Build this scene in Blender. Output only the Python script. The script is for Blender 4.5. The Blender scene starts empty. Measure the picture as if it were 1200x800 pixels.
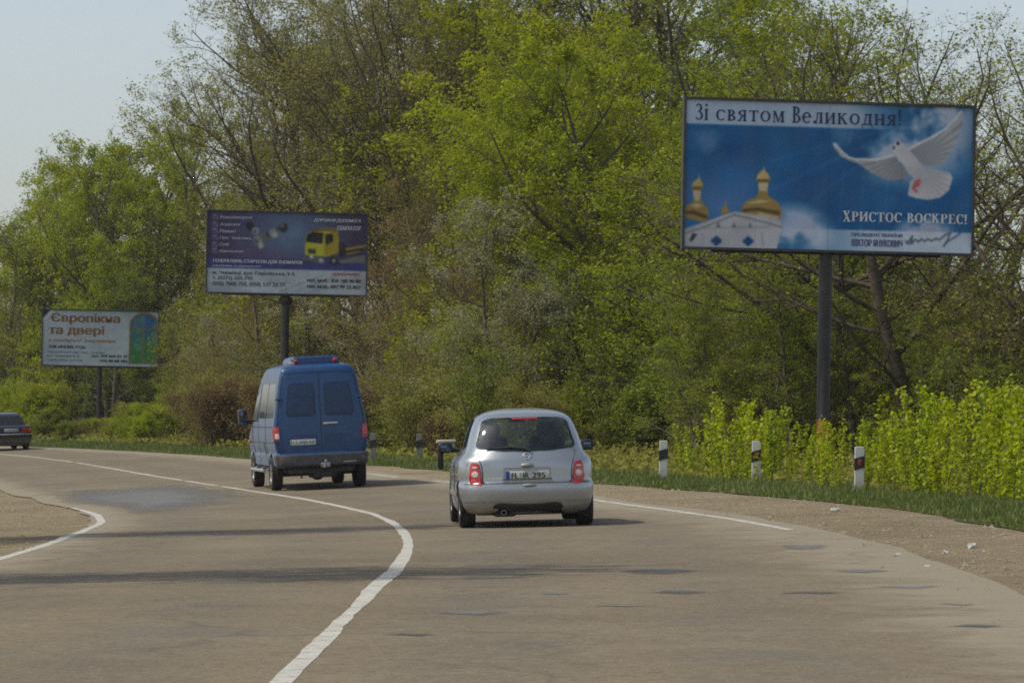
import bpy, bmesh, math, random
import numpy as np
from mathutils import Matrix, Vector
R = math.radians
rng = np.random.default_rng(7)
random.seed(7)
sc = bpy.context.scene
COL = sc.collection

# ------------------------------------------------------------------ camera
cd = bpy.data.cameras.new('camera')
cd.sensor_width = 36.0
cd.lens = 132.0
cd.shift_y = 91.0 / 1200.0
cd.clip_start = 0.5
cd.clip_end = 9000.0
cam = bpy.data.objects.new('camera', cd)
COL.objects.link(cam)
cam.matrix_world = Matrix.Translation((0, 0, 1.4)) @ Matrix.Rotation(R(90), 4, 'X') @ Matrix.Rotation(R(1.0), 4, 'Z')
sc.camera = cam

# ------------------------------------------------------------------ sky, sun, exposure
SUN_EL, SUN_AZ = 52.0, 257.0          # azimuth from +Y (ahead) clockwise: the sun stands to the left and a little behind
w = bpy.data.worlds.new('World')
sc.world = w
w.use_nodes = True
nt = w.node_tree
sky = nt.nodes.new('ShaderNodeTexSky')
sky.sky_type = 'NISHITA'
sky.sun_disc = False
sky.sun_elevation = R(SUN_EL)
sky.sun_rotation = R(SUN_AZ)
sky.altitude = 200
sky.air_density = 1.0
sky.dust_density = 1.2
sky.ozone_density = 1.2
bg = nt.nodes['Background']
bg.inputs['Strength'].default_value = 0.15
hsv = nt.nodes.new('ShaderNodeHueSaturation')      # a milky spring sky
hsv.inputs['Saturation'].default_value = 0.60
nt.links.new(sky.outputs[0], hsv.inputs['Color'])
nt.links.new(hsv.outputs[0], bg.inputs[0])
sl = bpy.data.lights.new('sun', 'SUN')
sl.energy = 3.0
sl.angle = R(0.53)
sl.color = (1.0, 0.94, 0.80)
sun = bpy.data.objects.new('sun', sl)
COL.objects.link(sun)
az, el = R(SUN_AZ), R(SUN_EL)
to_sun = Vector((math.sin(az) * math.cos(el), math.cos(az) * math.cos(el), math.sin(el)))
sun.rotation_euler = to_sun.to_track_quat('Z', 'Y').to_euler()
sun.location = to_sun * 60
sc.view_settings.view_transform = 'Standard'
sc.view_settings.look = 'None'
sc.view_settings.exposure = -0.14
sc.view_settings.gamma = 1.0
sc.cycles.max_bounces = 8
sc.cycles.diffuse_bounces = 3
sc.cycles.transparent_max_bounces = 12
sc.cycles.use_denoising = False
sc.cycles.filter_width = 1.8
sc.cycles.volume_bounces = 0
sc.cycles.caustics_reflective = False
sc.cycles.caustics_refractive = False
sc.cycles.sample_clamp_indirect = 3.0

# ------------------------------------------------------------------ helpers
def tag(o, label=None, cat=None, group=None, kind=None):
    if label: o['label'] = label
    if cat: o['category'] = cat
    if group: o['group'] = group
    if kind: o['kind'] = kind
    return o

def empty(name, loc, rot=(0, 0, 0), parent=None):
    o = bpy.data.objects.new(name, None)
    COL.objects.link(o)
    o.location = loc
    o.rotation_euler = rot
    o.empty_display_size = 0.3
    if parent: o.parent = parent
    return o

def link(name, me, mats, parent=None):
    o = bpy.data.objects.new(name, me)
    COL.objects.link(o)
    if not isinstance(mats, (list, tuple)): mats = [mats]
    if not me.materials:
        for m in mats: me.materials.append(m)
    if parent: o.parent = parent
    return o

def pmesh(name, verts, faces, mats, parent=None, smooth=None):
    me = bpy.data.meshes.new(name)
    me.from_pydata([tuple(v) for v in verts], [], faces)
    me.update()
    if smooth is not None:
        me.shade_smooth()
        if smooth < 180: me.set_sharp_from_angle(angle=R(smooth))
    return link(name, me, mats, parent)

def raw_mesh(name, V, F):
    """mesh from numpy arrays, F an (n,3) or (n,4) index array"""
    me = bpy.data.meshes.new(name)
    n, k = F.shape
    me.vertices.add(len(V))
    me.vertices.foreach_set('co', np.asarray(V, np.float32).ravel())
    me.loops.add(n * k)
    me.loops.foreach_set('vertex_index', F.astype(np.int32).ravel())
    me.polygons.add(n)
    me.polygons.foreach_set('loop_start', np.arange(0, n * k, k, dtype=np.int32))
    me.update(calc_edges=True)
    return me

def copy_tree(o, parent=None):
    c = o.copy()
    COL.objects.link(c)
    c.parent = parent
    for ch in list(o.children): copy_tree(ch, c)
    return c

class MB:
    """collects simple shapes into one mesh"""
    def __init__(s): s.bm = bmesh.new()
    def box(s, c, d, bev=0.0, rot=None):
        r = bmesh.ops.create_cube(s.bm, size=1.0)
        vs = r['verts']
        bmesh.ops.scale(s.bm, vec=d, verts=vs)
        if bev > 0:
            es = list({e for v in vs for e in v.link_edges})
            b = bmesh.ops.bevel(s.bm, geom=es, offset=bev, segments=2, affect='EDGES', profile=0.5)
            vs = list({v for f in b['faces'] for v in f.verts} | {v for v in vs if v.is_valid})
        if rot is not None: bmesh.ops.rotate(s.bm, cent=(0, 0, 0), matrix=rot, verts=vs)
        bmesh.ops.translate(s.bm, vec=c, verts=vs)
        return s
    def tube(s, p0, p1, r0, r1=None, n=10, caps=True):
        r1 = r0 if r1 is None else r1
        p0, p1 = Vector(p0), Vector(p1)
        d = p1 - p0
        q = d.to_track_quat('Z', 'Y').to_matrix()
        a = []; b = []
        for i in range(n):
            t = 2 * math.pi * i / n
            v = Vector((math.cos(t), math.sin(t), 0))
            a.append(s.bm.verts.new(p0 + q @ (v * r0)))
            b.append(s.bm.verts.new(p1 + q @ (v * r1)))
        for i in range(n):
            j = (i + 1) % n
            s.bm.faces.new((a[i], a[j], b[j], b[i]))
        if caps:
            s.bm.faces.new(a[::-1]); s.bm.faces.new(b)
        return s
    def path(s, pts, r, n=6):
        for p, q in zip(pts[:-1], pts[1:]): s.tube(p, q, r, r, n)
        return s
    def lathe(s, prof, axis='X', n=24, c=(0, 0, 0), closed=True):
        """profile of (radius, offset along the axis) turned about the axis"""
        rings = []
        for i in range(n):
            t = 2 * math.pi * i / n
            ring = []
            for (r, h) in prof:
                if axis == 'X': v = (h, r * math.cos(t), r * math.sin(t))
                elif axis == 'Y': v = (r * math.cos(t), h, r * math.sin(t))
                else: v = (r * math.cos(t), r * math.sin(t), h)
                ring.append(s.bm.verts.new(Vector(v) + Vector(c)))
            rings.append(ring)
        m = len(prof)
        for i in range(n):
            a, b = rings[i], rings[(i + 1) % n]
            for k in range(m if closed else m - 1):
                l = (k + 1) % m
                s.bm.faces.new((a[k], a[l], b[l], b[k]))
        return s
    def prism(s, pts, thick, plane='XZ', base=0.0):
        """flat outline given thickness; XZ outlines grow along +Y from base"""
        def P(p, t):
            if plane == 'XZ': return (p[0], t, p[1])
            if plane == 'YZ': return (t, p[0], p[1])
            return (p[0], p[1], t)
        a = [s.bm.verts.new(P(p, base)) for p in pts]
        b = [s.bm.verts.new(P(p, base + thick)) for p in pts]
        n = len(pts)
        s.bm.faces.new(a); s.bm.faces.new(b[::-1])
        for i in range(n):
            j = (i + 1) % n
            s.bm.faces.new((a[j], a[i], b[i], b[j]))
        return s
    def build(s, name, mats, parent=None, smooth=40, loc=None):
        bmesh.ops.recalc_face_normals(s.bm, faces=s.bm.faces)
        me = bpy.data.meshes.new(name)
        s.bm.to_mesh(me); s.bm.free()
        if smooth is not None:
            me.shade_smooth(); me.set_sharp_from_angle(angle=R(smooth))
        o = link(name, me, mats, parent)
        if loc: o.location = loc
        return o

def catmull(pts, step=0.8):
    P = np.array(pts, float)
    P = np.vstack([2 * P[0] - P[1], P, 2 * P[-1] - P[-2]])
    out = []
    for i in range(1, len(P) - 2):
        p0, p1, p2, p3 = P[i - 1], P[i], P[i + 1], P[i + 2]
        n = max(2, int(np.linalg.norm(p2 - p1) / step))
        for t in np.linspace(0, 1, n, endpoint=False):
            out.append(0.5 * (2 * p1 + (p2 - p0) * t + (2 * p0 - 5 * p1 + 4 * p2 - p3) * t * t + (3 * p1 - p0 - 3 * p2 + p3) * t ** 3))
    out.append(P[-2])
    return np.array(out)

def resample(P, n):
    d = np.r_[0, np.cumsum(np.linalg.norm(np.diff(P, axis=0), axis=1))]
    t = np.linspace(0, d[-1], n)
    return np.stack([np.interp(t, d, P[:, k]) for k in range(P.shape[1])], 1)

def srgb(r, g, b):
    f = lambda c: (c / 12.92 if c <= 0.04045 else ((c + 0.055) / 1.055) ** 2.4)
    return tuple(f(c / 255.0) for c in (r, g, b))

# ------------------------------------------------------------------ materials
def new_mat(name):
    m = bpy.data.materials.new(name)
    m.use_nodes = True
    return m, m.node_tree, m.node_tree.nodes['Principled BSDF']

def ramp(nt, fac, stops):
    r = nt.nodes.new('ShaderNodeValToRGB')
    e = r.color_ramp.elements
    while len(e) < len(stops): e.new(0.5)
    for k, (p, c) in enumerate(stops):
        e[k].position = p
        e[k].color = (*c, 1) if len(c) == 3 else c
    nt.links.new(fac, r.inputs[0])
    return r.outputs[0]

def noise(nt, vec, scale, detail=4.0, rough=0.55, dist=0.0):
    n = nt.nodes.new('ShaderNodeTexNoise')
    n.inputs['Scale'].default_value = scale
    n.inputs['Detail'].default_value = detail
    n.inputs['Roughness'].default_value = rough
    n.inputs['Distortion'].default_value = dist
    if vec is not None: nt.links.new(vec, n.inputs['Vector'])
    return n.outputs['Fac']

def mixc(nt, fac, a, b, mode='MIX'):
    m = nt.nodes.new('ShaderNodeMix')
    m.data_type = 'RGBA'
    m.blend_type = mode
    for s, v in ((m.inputs[0], fac), (m.inputs[6], a), (m.inputs[7], b)):
        if isinstance(v, bpy.types.NodeSocket): nt.links.new(v, s)
        elif isinstance(v, tuple): s.default_value = (*v, 1) if len(v) == 3 else v
        else: s.default_value = v
    return m.outputs[2]

def math_n(nt, op, a, b=None, clamp=False):
    m = nt.nodes.new('ShaderNodeMath')
    m.operation = op
    m.use_clamp = clamp
    for s, v in ((m.inputs[0], a), (m.inputs[1], b)):
        if v is None: continue
        if isinstance(v, bpy.types.NodeSocket): nt.links.new(v, s)
        else: s.default_value = v
    return m.outputs[0]

def maprange(nt, v, a, b, c=0.0, d=1.0):
    m = nt.nodes.new('ShaderNodeMapRange')
    nt.links.new(v, m.inputs[0])
    for k, x in enumerate((a, b, c, d)): m.inputs[k + 1].default_value = x
    return m.outputs[0]

def bump(nt, b, h, strength=0.3, dist=0.02):
    n = nt.nodes.new('ShaderNodeBump')
    n.inputs['Strength'].default_value = strength
    n.inputs['Distance'].default_value = dist
    nt.links.new(h, n.inputs['Height'])
    nt.links.new(n.outputs[0], b.inputs['Normal'])

def objco(nt):
    return nt.nodes.new('ShaderNodeTexCoord').outputs['Object']

def attr(nt, name):
    a = nt.nodes.new('ShaderNodeAttribute')
    a.attribute_name = name
    return a

def simple(name, col, rough=0.5, metal=0.0, coat=0.0, var=0.12, scale=8.0, spec=0.5, bumpy=0.0):
    m, nt, b = new_mat(name)
    n = noise(nt, objco(nt), scale)
    lo = tuple(c * (1 - var) for c in col); hi = tuple(min(1, c * (1 + var)) for c in col)
    nt.links.new(ramp(nt, n, [(0.3, lo), (0.7, hi)]), b.inputs['Base Color'])
    b.inputs['Roughness'].default_value = rough
    b.inputs['Metallic'].default_value = metal
    b.inputs['Coat Weight'].default_value = coat
    b.inputs['Coat Roughness'].default_value = 0.08
    b.inputs['Specular IOR Level'].default_value = spec
    if bumpy: bump(nt, b, n, bumpy, 0.01)
    return m

def car_paint(name, col, metal, rough, dust_sheen=(0.25, 0.22, 0.17), dust_h=0.55, flank=0.0):
    """lacquered paint, dusty low on the panels, optional sky sheen painted on the flanks"""
    m, nt, b = new_mat(name)
    co = objco(nt)
    sp = nt.nodes.new('ShaderNodeSeparateXYZ'); nt.links.new(co, sp.inputs[0])
    n = noise(nt, co, 3.0, 5)
    h = maprange(nt, sp.outputs[2], dust_h, 0.15, 0.0, 0.75)
    f = math_n(nt, 'MULTIPLY', h, maprange(nt, n, 0.3, 0.7, 0.4, 1.0), True)
    f2 = math_n(nt, 'MAXIMUM', f, maprange(nt, n, 0.5, 0.9, 0.01, 0.06))
    if flank:      # pale sheen of sun and sky on the sides, painted into the colour
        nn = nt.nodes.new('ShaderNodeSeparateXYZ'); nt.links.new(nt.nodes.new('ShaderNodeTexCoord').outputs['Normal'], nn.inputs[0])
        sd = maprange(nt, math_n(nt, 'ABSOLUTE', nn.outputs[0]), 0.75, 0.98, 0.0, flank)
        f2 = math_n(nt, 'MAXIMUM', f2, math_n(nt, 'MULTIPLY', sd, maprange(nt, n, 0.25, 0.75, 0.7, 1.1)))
    nt.links.new(mixc(nt, f2, col, dust_sheen), b.inputs['Base Color'])
    b.inputs['Metallic'].default_value = metal
    nt.links.new(maprange(nt, f2, 0.0, 0.7, rough, 0.75), b.inputs['Roughness'])
    b.inputs['Coat Weight'].default_value = 0.25 if flank else 0.6
    nt.links.new(maprange(nt, f2, 0.0, 0.5, 0.06, 0.5), b.inputs['Coat Roughness'])
    return m

def glass(name, tint, mix=0.35, rough=0.03):
    m, nt, b = new_mat(name)
    out = nt.nodes['Material Output']
    tr = nt.nodes.new('ShaderNodeBsdfTransparent'); tr.inputs[0].default_value = (*tint, 1)
    gl = nt.nodes.new('ShaderNodeBsdfGlossy'); gl.inputs['Roughness'].default_value = rough
    gl.inputs[0].default_value = (0.9, 0.95, 1.0, 1)
    lw = nt.nodes.new('ShaderNodeLayerWeight'); lw.inputs[0].default_value = 0.5
    n = noise(nt, objco(nt), 2.5)
    f = math_n(nt, 'ADD', math_n(nt, 'MULTIPLY', math_n(nt, 'POWER', lw.outputs['Facing'], 5.0), 0.9), maprange(nt, n, 0.3, 0.8, 0.05, 0.11))
    mx = nt.nodes.new('ShaderNodeMixShader')
    nt.links.new(f, mx.inputs[0]); nt.links.new(tr.outputs[0], mx.inputs[1]); nt.links.new(gl.outputs[0], mx.inputs[2])
    nt.links.new(mx.outputs[0], out.inputs[0])
    return m

def leaf_mat(name, cols, transl=0.45, clump=1.1, hue=0.10):
    """thin leaves: diffuse + translucent, colour varies from clump to clump and from tree to tree"""
    m, nt, b = new_mat(name)
    out = nt.nodes['Material Output']
    co = objco(nt)
    n1 = noise(nt, co, clump, 3)
    n2 = noise(nt, co, 9.0, 2)
    f = math_n(nt, 'ADD', math_n(nt, 'MULTIPLY', n1, 0.65), math_n(nt, 'MULTIPLY', n2, 0.35))
    c = ramp(nt, f, [(0.34, cols[0]), (0.5, cols[1]), (0.66, cols[2])])
    oi = nt.nodes.new('ShaderNodeObjectInfo')
    hs = nt.nodes.new('ShaderNodeHueSaturation')
    nt.links.new(c, hs.inputs['Color'])
    hs.inputs['Saturation'].default_value = 1.05
    nt.links.new(maprange(nt, oi.outputs['Random'], 0, 1, 0.5 - hue * 0.08, 0.5 + hue * 0.16), hs.inputs['Hue'])
    r2 = math_n(nt, 'FRACT', math_n(nt, 'MULTIPLY', oi.outputs['Random'], 7.31))
    nt.links.new(maprange(nt, r2, 0, 1, 0.82, 1.18), hs.inputs['Value'])
    b.inputs['Roughness'].default_value = 0.55
    b.inputs['Specular IOR Level'].default_value = 0.3
    nt.links.new(hs.outputs[0], b.inputs['Base Color'])
    tl = nt.nodes.new('ShaderNodeBsdfTranslucent')
    g = nt.nodes.new('ShaderNodeGamma'); g.inputs[1].default_value = 0.85
    nt.links.new(hs.outputs[0], g.inputs[0]); nt.links.new(g.outputs[0], tl.inputs[0])
    mx = nt.nodes.new('ShaderNodeMixShader'); mx.inputs[0].default_value = transl
    nt.links.new(b.outputs[0], mx.inputs[1]); nt.links.new(tl.outputs[0], mx.inputs[2])
    nt.links.new(mx.outputs[0], out.inputs[0])
    return m

def bark_mat(name, col):
    m, nt, b = new_mat(name)
    co = objco(nt)
    n = noise(nt, co, 5.0, 6, 0.65)
    nt.links.new(ramp(nt, n, [(0.3, tuple(c * 0.6 for c in col)), (0.7, tuple(c * 1.4 for c in col))]), b.inputs['Base Color'])
    b.inputs['Roughness'].default_value = 0.95
    b.inputs['Specular IOR Level'].default_value = 0.15
    bump(nt, b, n, 0.6, 0.03)
    return m

def poster_mat(name):
    m, nt, b = new_mat(name)
    a = attr(nt, 'print')
    n = noise(nt, objco(nt), 1.6, 5)
    nt.links.new(mixc(nt, maprange(nt, n, 0.4, 0.8, 0.0, 0.12), a.outputs['Color'], (0.30, 0.29, 0.26)), b.inputs['Base Color'])
    b.inputs['Roughness'].default_value = 0.55
    b.inputs['Specular IOR Level'].default_value = 0.3
    bump(nt, b, noise(nt, objco(nt), 1.1, 3), 0.25, 0.03)
    return m

M = {}
M['silver'] = car_paint('silver_paint', (0.40, 0.43, 0.45), 0.75, 0.32)
M['blue'] = car_paint('blue_paint', (0.001, 0.046, 0.150), 0.0, 0.36, dust_sheen=(0.26, 0.28, 0.30), dust_h=0.42, flank=0.55)  # cool film colour doubles as the sky sheen painted on the van's sides
M['navy'] = car_paint('navy_paint', (0.012, 0.018, 0.040), 0.15, 0.30, dust_h=0.6)
M['black'] = simple('black_plastic', (0.016, 0.016, 0.018), 0.55, var=0.3)
M['grey_plastic'] = simple('grey_plastic', (0.055, 0.058, 0.062), 0.6, var=0.3, scale=5)
M['rubber'] = simple('rubber', (0.018, 0.017, 0.016), 0.85, var=0.4, scale=6)
M['rim'] = simple('rim_metal', (0.32, 0.32, 0.32), 0.4, 0.8, var=0.25)
M['chrome'] = simple('chrome', (0.72, 0.72, 0.72), 0.14, 1.0, var=0.05)
M['interior'] = simple('interior', (0.050, 0.052, 0.054), 0.85, var=0.3)
M['glass_clear'] = glass('car_glass', (0.74, 0.82, 0.80))
M['glass_dark'] = simple('dark_glass', (0.012, 0.014, 0.016), 0.06, var=0.2, spec=0.6)
M['glass_tint'] = simple('tinted_glass', (0.045, 0.050, 0.050), 0.10, var=0.3, scale=2, spec=0.6)
M['red_lens'] = simple('red_lens', (0.48, 0.012, 0.012), 0.18, coat=0.8, var=0.25, scale=25)
M['white_lens'] = simple('white_lens', (0.62, 0.58, 0.54), 0.15, coat=0.8, var=0.2, scale=25)
M['amber_lens'] = simple('amber_lens', (0.60, 0.17, 0.01), 0.2, coat=0.8, var=0.2)
M['plate'] = simple('plate_white', (0.55, 0.56, 0.54), 0.4, var=0.06)
M['plate_blue'] = simple('plate_blue', (0.01, 0.05, 0.30), 0.4)
M['plate_green'] = simple('plate_green', (0.16, 0.34, 0.12), 0.4)
M['ink'] = simple('ink_black', (0.012, 0.012, 0.014), 0.5)
M['cream'] = simple('cream_plastic', (0.60, 0.54, 0.40), 0.45, var=0.1)
M['mirror'] = simple('mirror_glass', (0.10, 0.13, 0.16), 0.08, 1.0, var=0.05)
M['post'] = simple('post_paint', (0.50, 0.50, 0.47), 0.6, var=0.15, scale=6)
M['post_old'] = simple('weathered_post', (0.17, 0.165, 0.15), 0.8, var=0.3, scale=7)
M['pole'] = simple('pole_paint', (0.030, 0.027, 0.027), 0.55, var=0.35, scale=4)
M['board_metal'] = simple('board_metal', (0.055, 0.055, 0.055), 0.6, 0.3, var=0.3)
M['rust'] = simple('rust', (0.30, 0.10, 0.03), 0.9, var=0.4, scale=9, bumpy=0.3)
M['bark_dark'] = bark_mat('bark_dark', (0.098, 0.078, 0.056))
M['bark_grey'] = bark_mat('bark_grey', (0.150, 0.130, 0.098))
M['bark_brown'] = bark_mat('bark_brown', (0.165, 0.118, 0.078))
M['stone'] = simple('pale_stone', (0.52, 0.50, 0.45), 0.9, var=0.25, scale=20, bumpy=0.5)
M['leaf_bright'] = leaf_mat('leaf_bright', [(0.166, 0.206, 0.010), (0.285, 0.325, 0.013), (0.398, 0.419, 0.022)])
M['leaf_green'] = leaf_mat('leaf_green', [(0.131, 0.167, 0.020), (0.223, 0.261, 0.026), (0.315, 0.341, 0.035)])
M['leaf_olive'] = leaf_mat('leaf_olive', [(0.171, 0.157, 0.036), (0.260, 0.241, 0.048), (0.341, 0.315, 0.064)])
M['leaf_bud'] = leaf_mat('leaf_bud', [(0.215, 0.185, 0.052), (0.265, 0.250, 0.058), (0.280, 0.295, 0.052)])
M['leaf_rust'] = leaf_mat('leaf_rust', [(0.219, 0.131, 0.050), (0.272, 0.175, 0.062), (0.292, 0.231, 0.073)])
M['leaf_pale'] = leaf_mat('leaf_pale', [(0.244, 0.253, 0.098), (0.366, 0.356, 0.184), (0.512, 0.477, 0.333)])
M['leaf_shoot'] = leaf_mat('leaf_shoot', [(0.271, 0.324, 0.013), (0.409, 0.462, 0.022), (0.500, 0.520, 0.047)], clump=2.5)
M['grass'] = leaf_mat('grass_blades', [(0.085, 0.112, 0.024), (0.130, 0.158, 0.034), (0.220, 0.212, 0.080)], 0.3, clump=0.9)

# ------------------------------------------------------------------ lie of the land
CENTRE = catmull([(-1.25, -30), (-1.2, 0), (-1.16, 19.6), (-1.09, 29), (-1.05, 35), (-1.12, 41.2), (-1.38, 47.5), (-1.9, 54.6), (-2.4, 59.3),
                  (-4.47, 73.2), (-8.5, 92.6), (-12.8, 113.6), (-15.3, 124.5), (-17.9, 134), (-26, 158), (-40, 186), (-70, 225), (-130, 280)], 1.0)
_cy, _cx = CENTRE[:, 1], CENTRE[:, 0]
def road_x(y): return np.interp(y, _cy, _cx)
def ground_z(x, y):
    """the carriageway is banked towards the inside of the bend"""
    o = np.clip(x - road_x(y), -7, 6.5)
    return (np.interp(y, [0, 30, 48, 62, 76, 100, 150, 400], [0, 0, -.03, -.12, -.2, -.22, -.2, -.2]) +
            np.interp(y, [0, 20, 48, 76, 120, 400], [.015, .02, .042, .065, .06, .06]) * o)
def gz(x, y): return float(ground_z(np.array(float(x)), np.array(float(y))))

def strip(name, A, B, lift, mat, n=None, m=8, step=0.8, attr_name=None):
    """sheet between two curves (left, right) that follows the ground"""
    n = n or max(4, int(max(np.linalg.norm(np.diff(A, axis=0), axis=1).sum(), np.linalg.norm(np.diff(B, axis=0), axis=1).sum()) / step))
    A, B = resample(A, n), resample(B, n)
    t = np.linspace(0, 1, m + 1)[None, :, None]
    P = A[:, None, :] * (1 - t) + B[:, None, :] * t
    X, Y = P[..., 0].ravel(), P[..., 1].ravel()
    V = np.stack([X, Y, ground_z(X, Y) + lift], 1)
    i = np.arange(n - 1)[:, None] * (m + 1) + np.arange(m)[None, :]
    F = np.stack([i, i + 1, i + m + 2, i + m + 1], -1).reshape(-1, 4)
    me = raw_mesh(name, V, F)
    a = me.attributes.new('across', 'FLOAT', 'POINT')
    a.data.foreach_set('value', np.tile(np.linspace(0, 1, m + 1), n).astype(np.float32))
    me.shade_smooth()
    return link(name, me, mat)

# ground colours
def dirt_material():
    m, nt, b = new_mat('dry_dirt')
    co = objco(nt)
    big = noise(nt, co, 0.35, 5, 0.6, 0.4)
    mid = noise(nt, co, 2.2, 5, 0.65)
    fine = noise(nt, co, 26.0, 5, 0.7)
    c = ramp(nt, big, [(0.3, (0.250, 0.194, 0.118)), (0.52, (0.330, 0.262, 0.166)), (0.72, (0.385, 0.316, 0.208))])
    c = mixc(nt, maprange(nt, mid, 0.50, 0.72, 0, 0.55), c, (0.165, 0.128, 0.082))
    c = mixc(nt, maprange(nt, fine, 0.56, 0.66, 0, 0.6), c, (0.42, 0.375, 0.29))
    c = mixc(nt, maprange(nt, fine, 0.44, 0.34, 0, 0.6), c, (0.11, 0.085, 0.055))
    nt.links.new(c, b.inputs['Base Color'])
    b.inputs['Roughness'].default_value = 0.95
    b.inputs['Specular IOR Level'].default_value = 0.1
    h = math_n(nt, 'ADD', math_n(nt, 'MULTIPLY', mid, 1.2), math_n(nt, 'MULTIPLY', fine, 0.5))
    bump(nt, b, h, 0.9, 0.10)
    return m

def asphalt_material():
    m, nt, b = new_mat('dusty_asphalt')
    co = objco(nt)
    big = noise(nt, co, 0.16, 4, 0.6, 0.3)
    mid = noise(nt, co, 1.1, 5, 0.6, 0.5)
    fine = noise(nt, co, 45.0, 4, 0.75)
    c = ramp(nt, big, [(0.34, (0.168, 0.130, 0.080)), (0.5, (0.212, 0.166, 0.104)), (0.68, (0.246, 0.196, 0.126))])
    # wheel tracks: long smoother greyer bands along the road
    ac = attr(nt, 'offset').outputs['Fac']
    tr = None
    for k in (-2.9, -1.1, 1.0, 2.7):
        t = math_n(nt, 'ABSOLUTE', math_n(nt, 'SUBTRACT', ac, k))
        t = maprange(nt, t, 0.15, 0.75, 1.0, 0.0)
        tr = t if tr is None else math_n(nt, 'MAXIMUM', tr, t)
    c = mixc(nt, math_n(nt, 'MULTIPLY', tr, maprange(nt, mid, 0.3, 0.75, 0.10, 0.55)), c, (0.132, 0.118, 0.096))
    c = mixc(nt, maprange(nt, mid, 0.56, 0.74, 0, 0.5), c, (0.115, 0.096, 0.070))
    c = mixc(nt, maprange(nt, fine, 0.54, 0.66, 0, 0.7), c, (0.33, 0.285, 0.21))
    c = mixc(nt, maprange(nt, fine, 0.45, 0.33, 0, 0.7), c, (0.075, 0.060, 0.044))
    grit = noise(nt, co, 11.0, 5, 0.7)
    c = mixc(nt, maprange(nt, grit, 0.53, 0.66, 0, 0.5), c, (0.105, 0.086, 0.062))
    c = mixc(nt, maprange(nt, grit, 0.46, 0.33, 0, 0.45), c, (0.310, 0.264, 0.188))
    # sand washed in from both edges
    ed = attr(nt, 'edge').outputs['Fac']
    e = math_n(nt, 'ADD', maprange(nt, ed, 0.0, 1.9, 1.05, 0.0), math_n(nt, 'MULTIPLY', math_n(nt, 'SUBTRACT', mid, 0.5), 1.6), True)
    e = maprange(nt, e, 0.30, 0.75, 0, 1)
    c = mixc(nt, e, c, mixc(nt, fine, (0.23, 0.185, 0.125), (0.36, 0.31, 0.225)))
    # worn, scraped areas where older surfacing shows
    wear = noise(nt, co, 0.55, 7, 0.72, 0.8)
    c = mixc(nt, maprange(nt, wear, 0.56, 0.63, 0, 0.45), c, (0.150, 0.140, 0.118))
    c = mixc(nt, maprange(nt, wear, 0.44, 0.38, 0, 0.40), c, (0.250, 0.208, 0.142))
    # old cracks
    v = nt.nodes.new('ShaderNodeTexVoronoi'); v.feature = 'DISTANCE_TO_EDGE'; v.inputs['Scale'].default_value = 0.32
    wv = nt.nodes.new('ShaderNodeVectorMath'); wv.operation = 'ADD'
    nn = nt.nodes.new('ShaderNodeTexNoise'); nn.inputs['Scale'].default_value = 1.3; nt.links.new(co, nn.inputs['Vector'])
    nt.links.new(co, wv.inputs[0]); nt.links.new(nn.outputs['Color'], wv.inputs[1]); nt.links.new(wv.outputs[0], v.inputs['Vector'])
    cr = math_n(nt, 'MULTIPLY', maprange(nt, v.outputs['Distance'], 0.0, 0.022, 1, 0), maprange(nt, big, 0.44, 0.60, 0.0, 0.42), True)
    c = mixc(nt, cr, c, (0.06, 0.052, 0.042))
    nt.links.new(c, b.inputs['Base Color'])
    b.inputs['Roughness'].default_value = 0.85
    b.inputs['Specular IOR Level'].default_value = 0.25
    bump(nt, b, fine, 0.5, 0.012)
    return m

def mark_material():
    m, nt, b = new_mat('road_paint')
    co = objco(nt)
    n = noise(nt, co, 5.0, 6, 0.75)
    f = noise(nt, co, 40.0, 3, 0.7)
    k = math_n(nt, 'ADD', math_n(nt, 'MULTIPLY', n, 0.7), math_n(nt, 'MULTIPLY', f, 0.3))
    nt.links.new(ramp(nt, k, [(0.36, (0.23, 0.195, 0.14)), (0.45, (0.46, 0.43, 0.36)), (0.6, (0.60, 0.575, 0.51))]), b.inputs['Base Color'])
    b.inputs['Roughness'].default_value = 0.75
    return m

def tar_material(name, a, c2):
    m, nt, b = new_mat(name)
    co = objco(nt)
    n = noise(nt, co, 1.5, 6, 0.65)
    f = noise(nt, co, 40, 3, 0.7)
    c = ramp(nt, n, [(0.3, a), (0.7, c2)])
    c = mixc(nt, maprange(nt, f, 0.5, 0.75, 0, 0.5), c, (0.24, 0.22, 0.18))
    nt.links.new(c, b.inputs['Base Color'])
    b.inputs['Roughness'].default_value = 0.75
    bump(nt, b, f, 0.4, 0.01)
    # the filling wears thin towards its rim
    e = attr(nt, 'rim').outputs['Fac']
    k = math_n(nt, 'ADD', e, math_n(nt, 'MULTIPLY', math_n(nt, 'SUBTRACT', noise(nt, co, 3.0, 6, 0.7), 0.5), 1.1))
    nt.links.new(maprange(nt, k, 0.40, 1.10, 0.85, 0.0), b.inputs['Alpha'])
    return m

def soil_material(name, stops):
    m, nt, b = new_mat(name)
    co = objco(nt)
    n = noise(nt, co, 0.9, 6, 0.7)
    f = noise(nt, co, 14, 4, 0.7)
    k = math_n(nt, 'ADD', math_n(nt, 'MULTIPLY', n, 0.6), math_n(nt, 'MULTIPLY', f, 0.4))
    nt.links.new(ramp(nt, k, stops), b.inputs['Base Color'])
    b.inputs['Roughness'].default_value = 1.0
    b.inputs['Specular IOR Level'].default_value = 0.1
    bump(nt, b, k, 1.0, 0.1)
    return m

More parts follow.
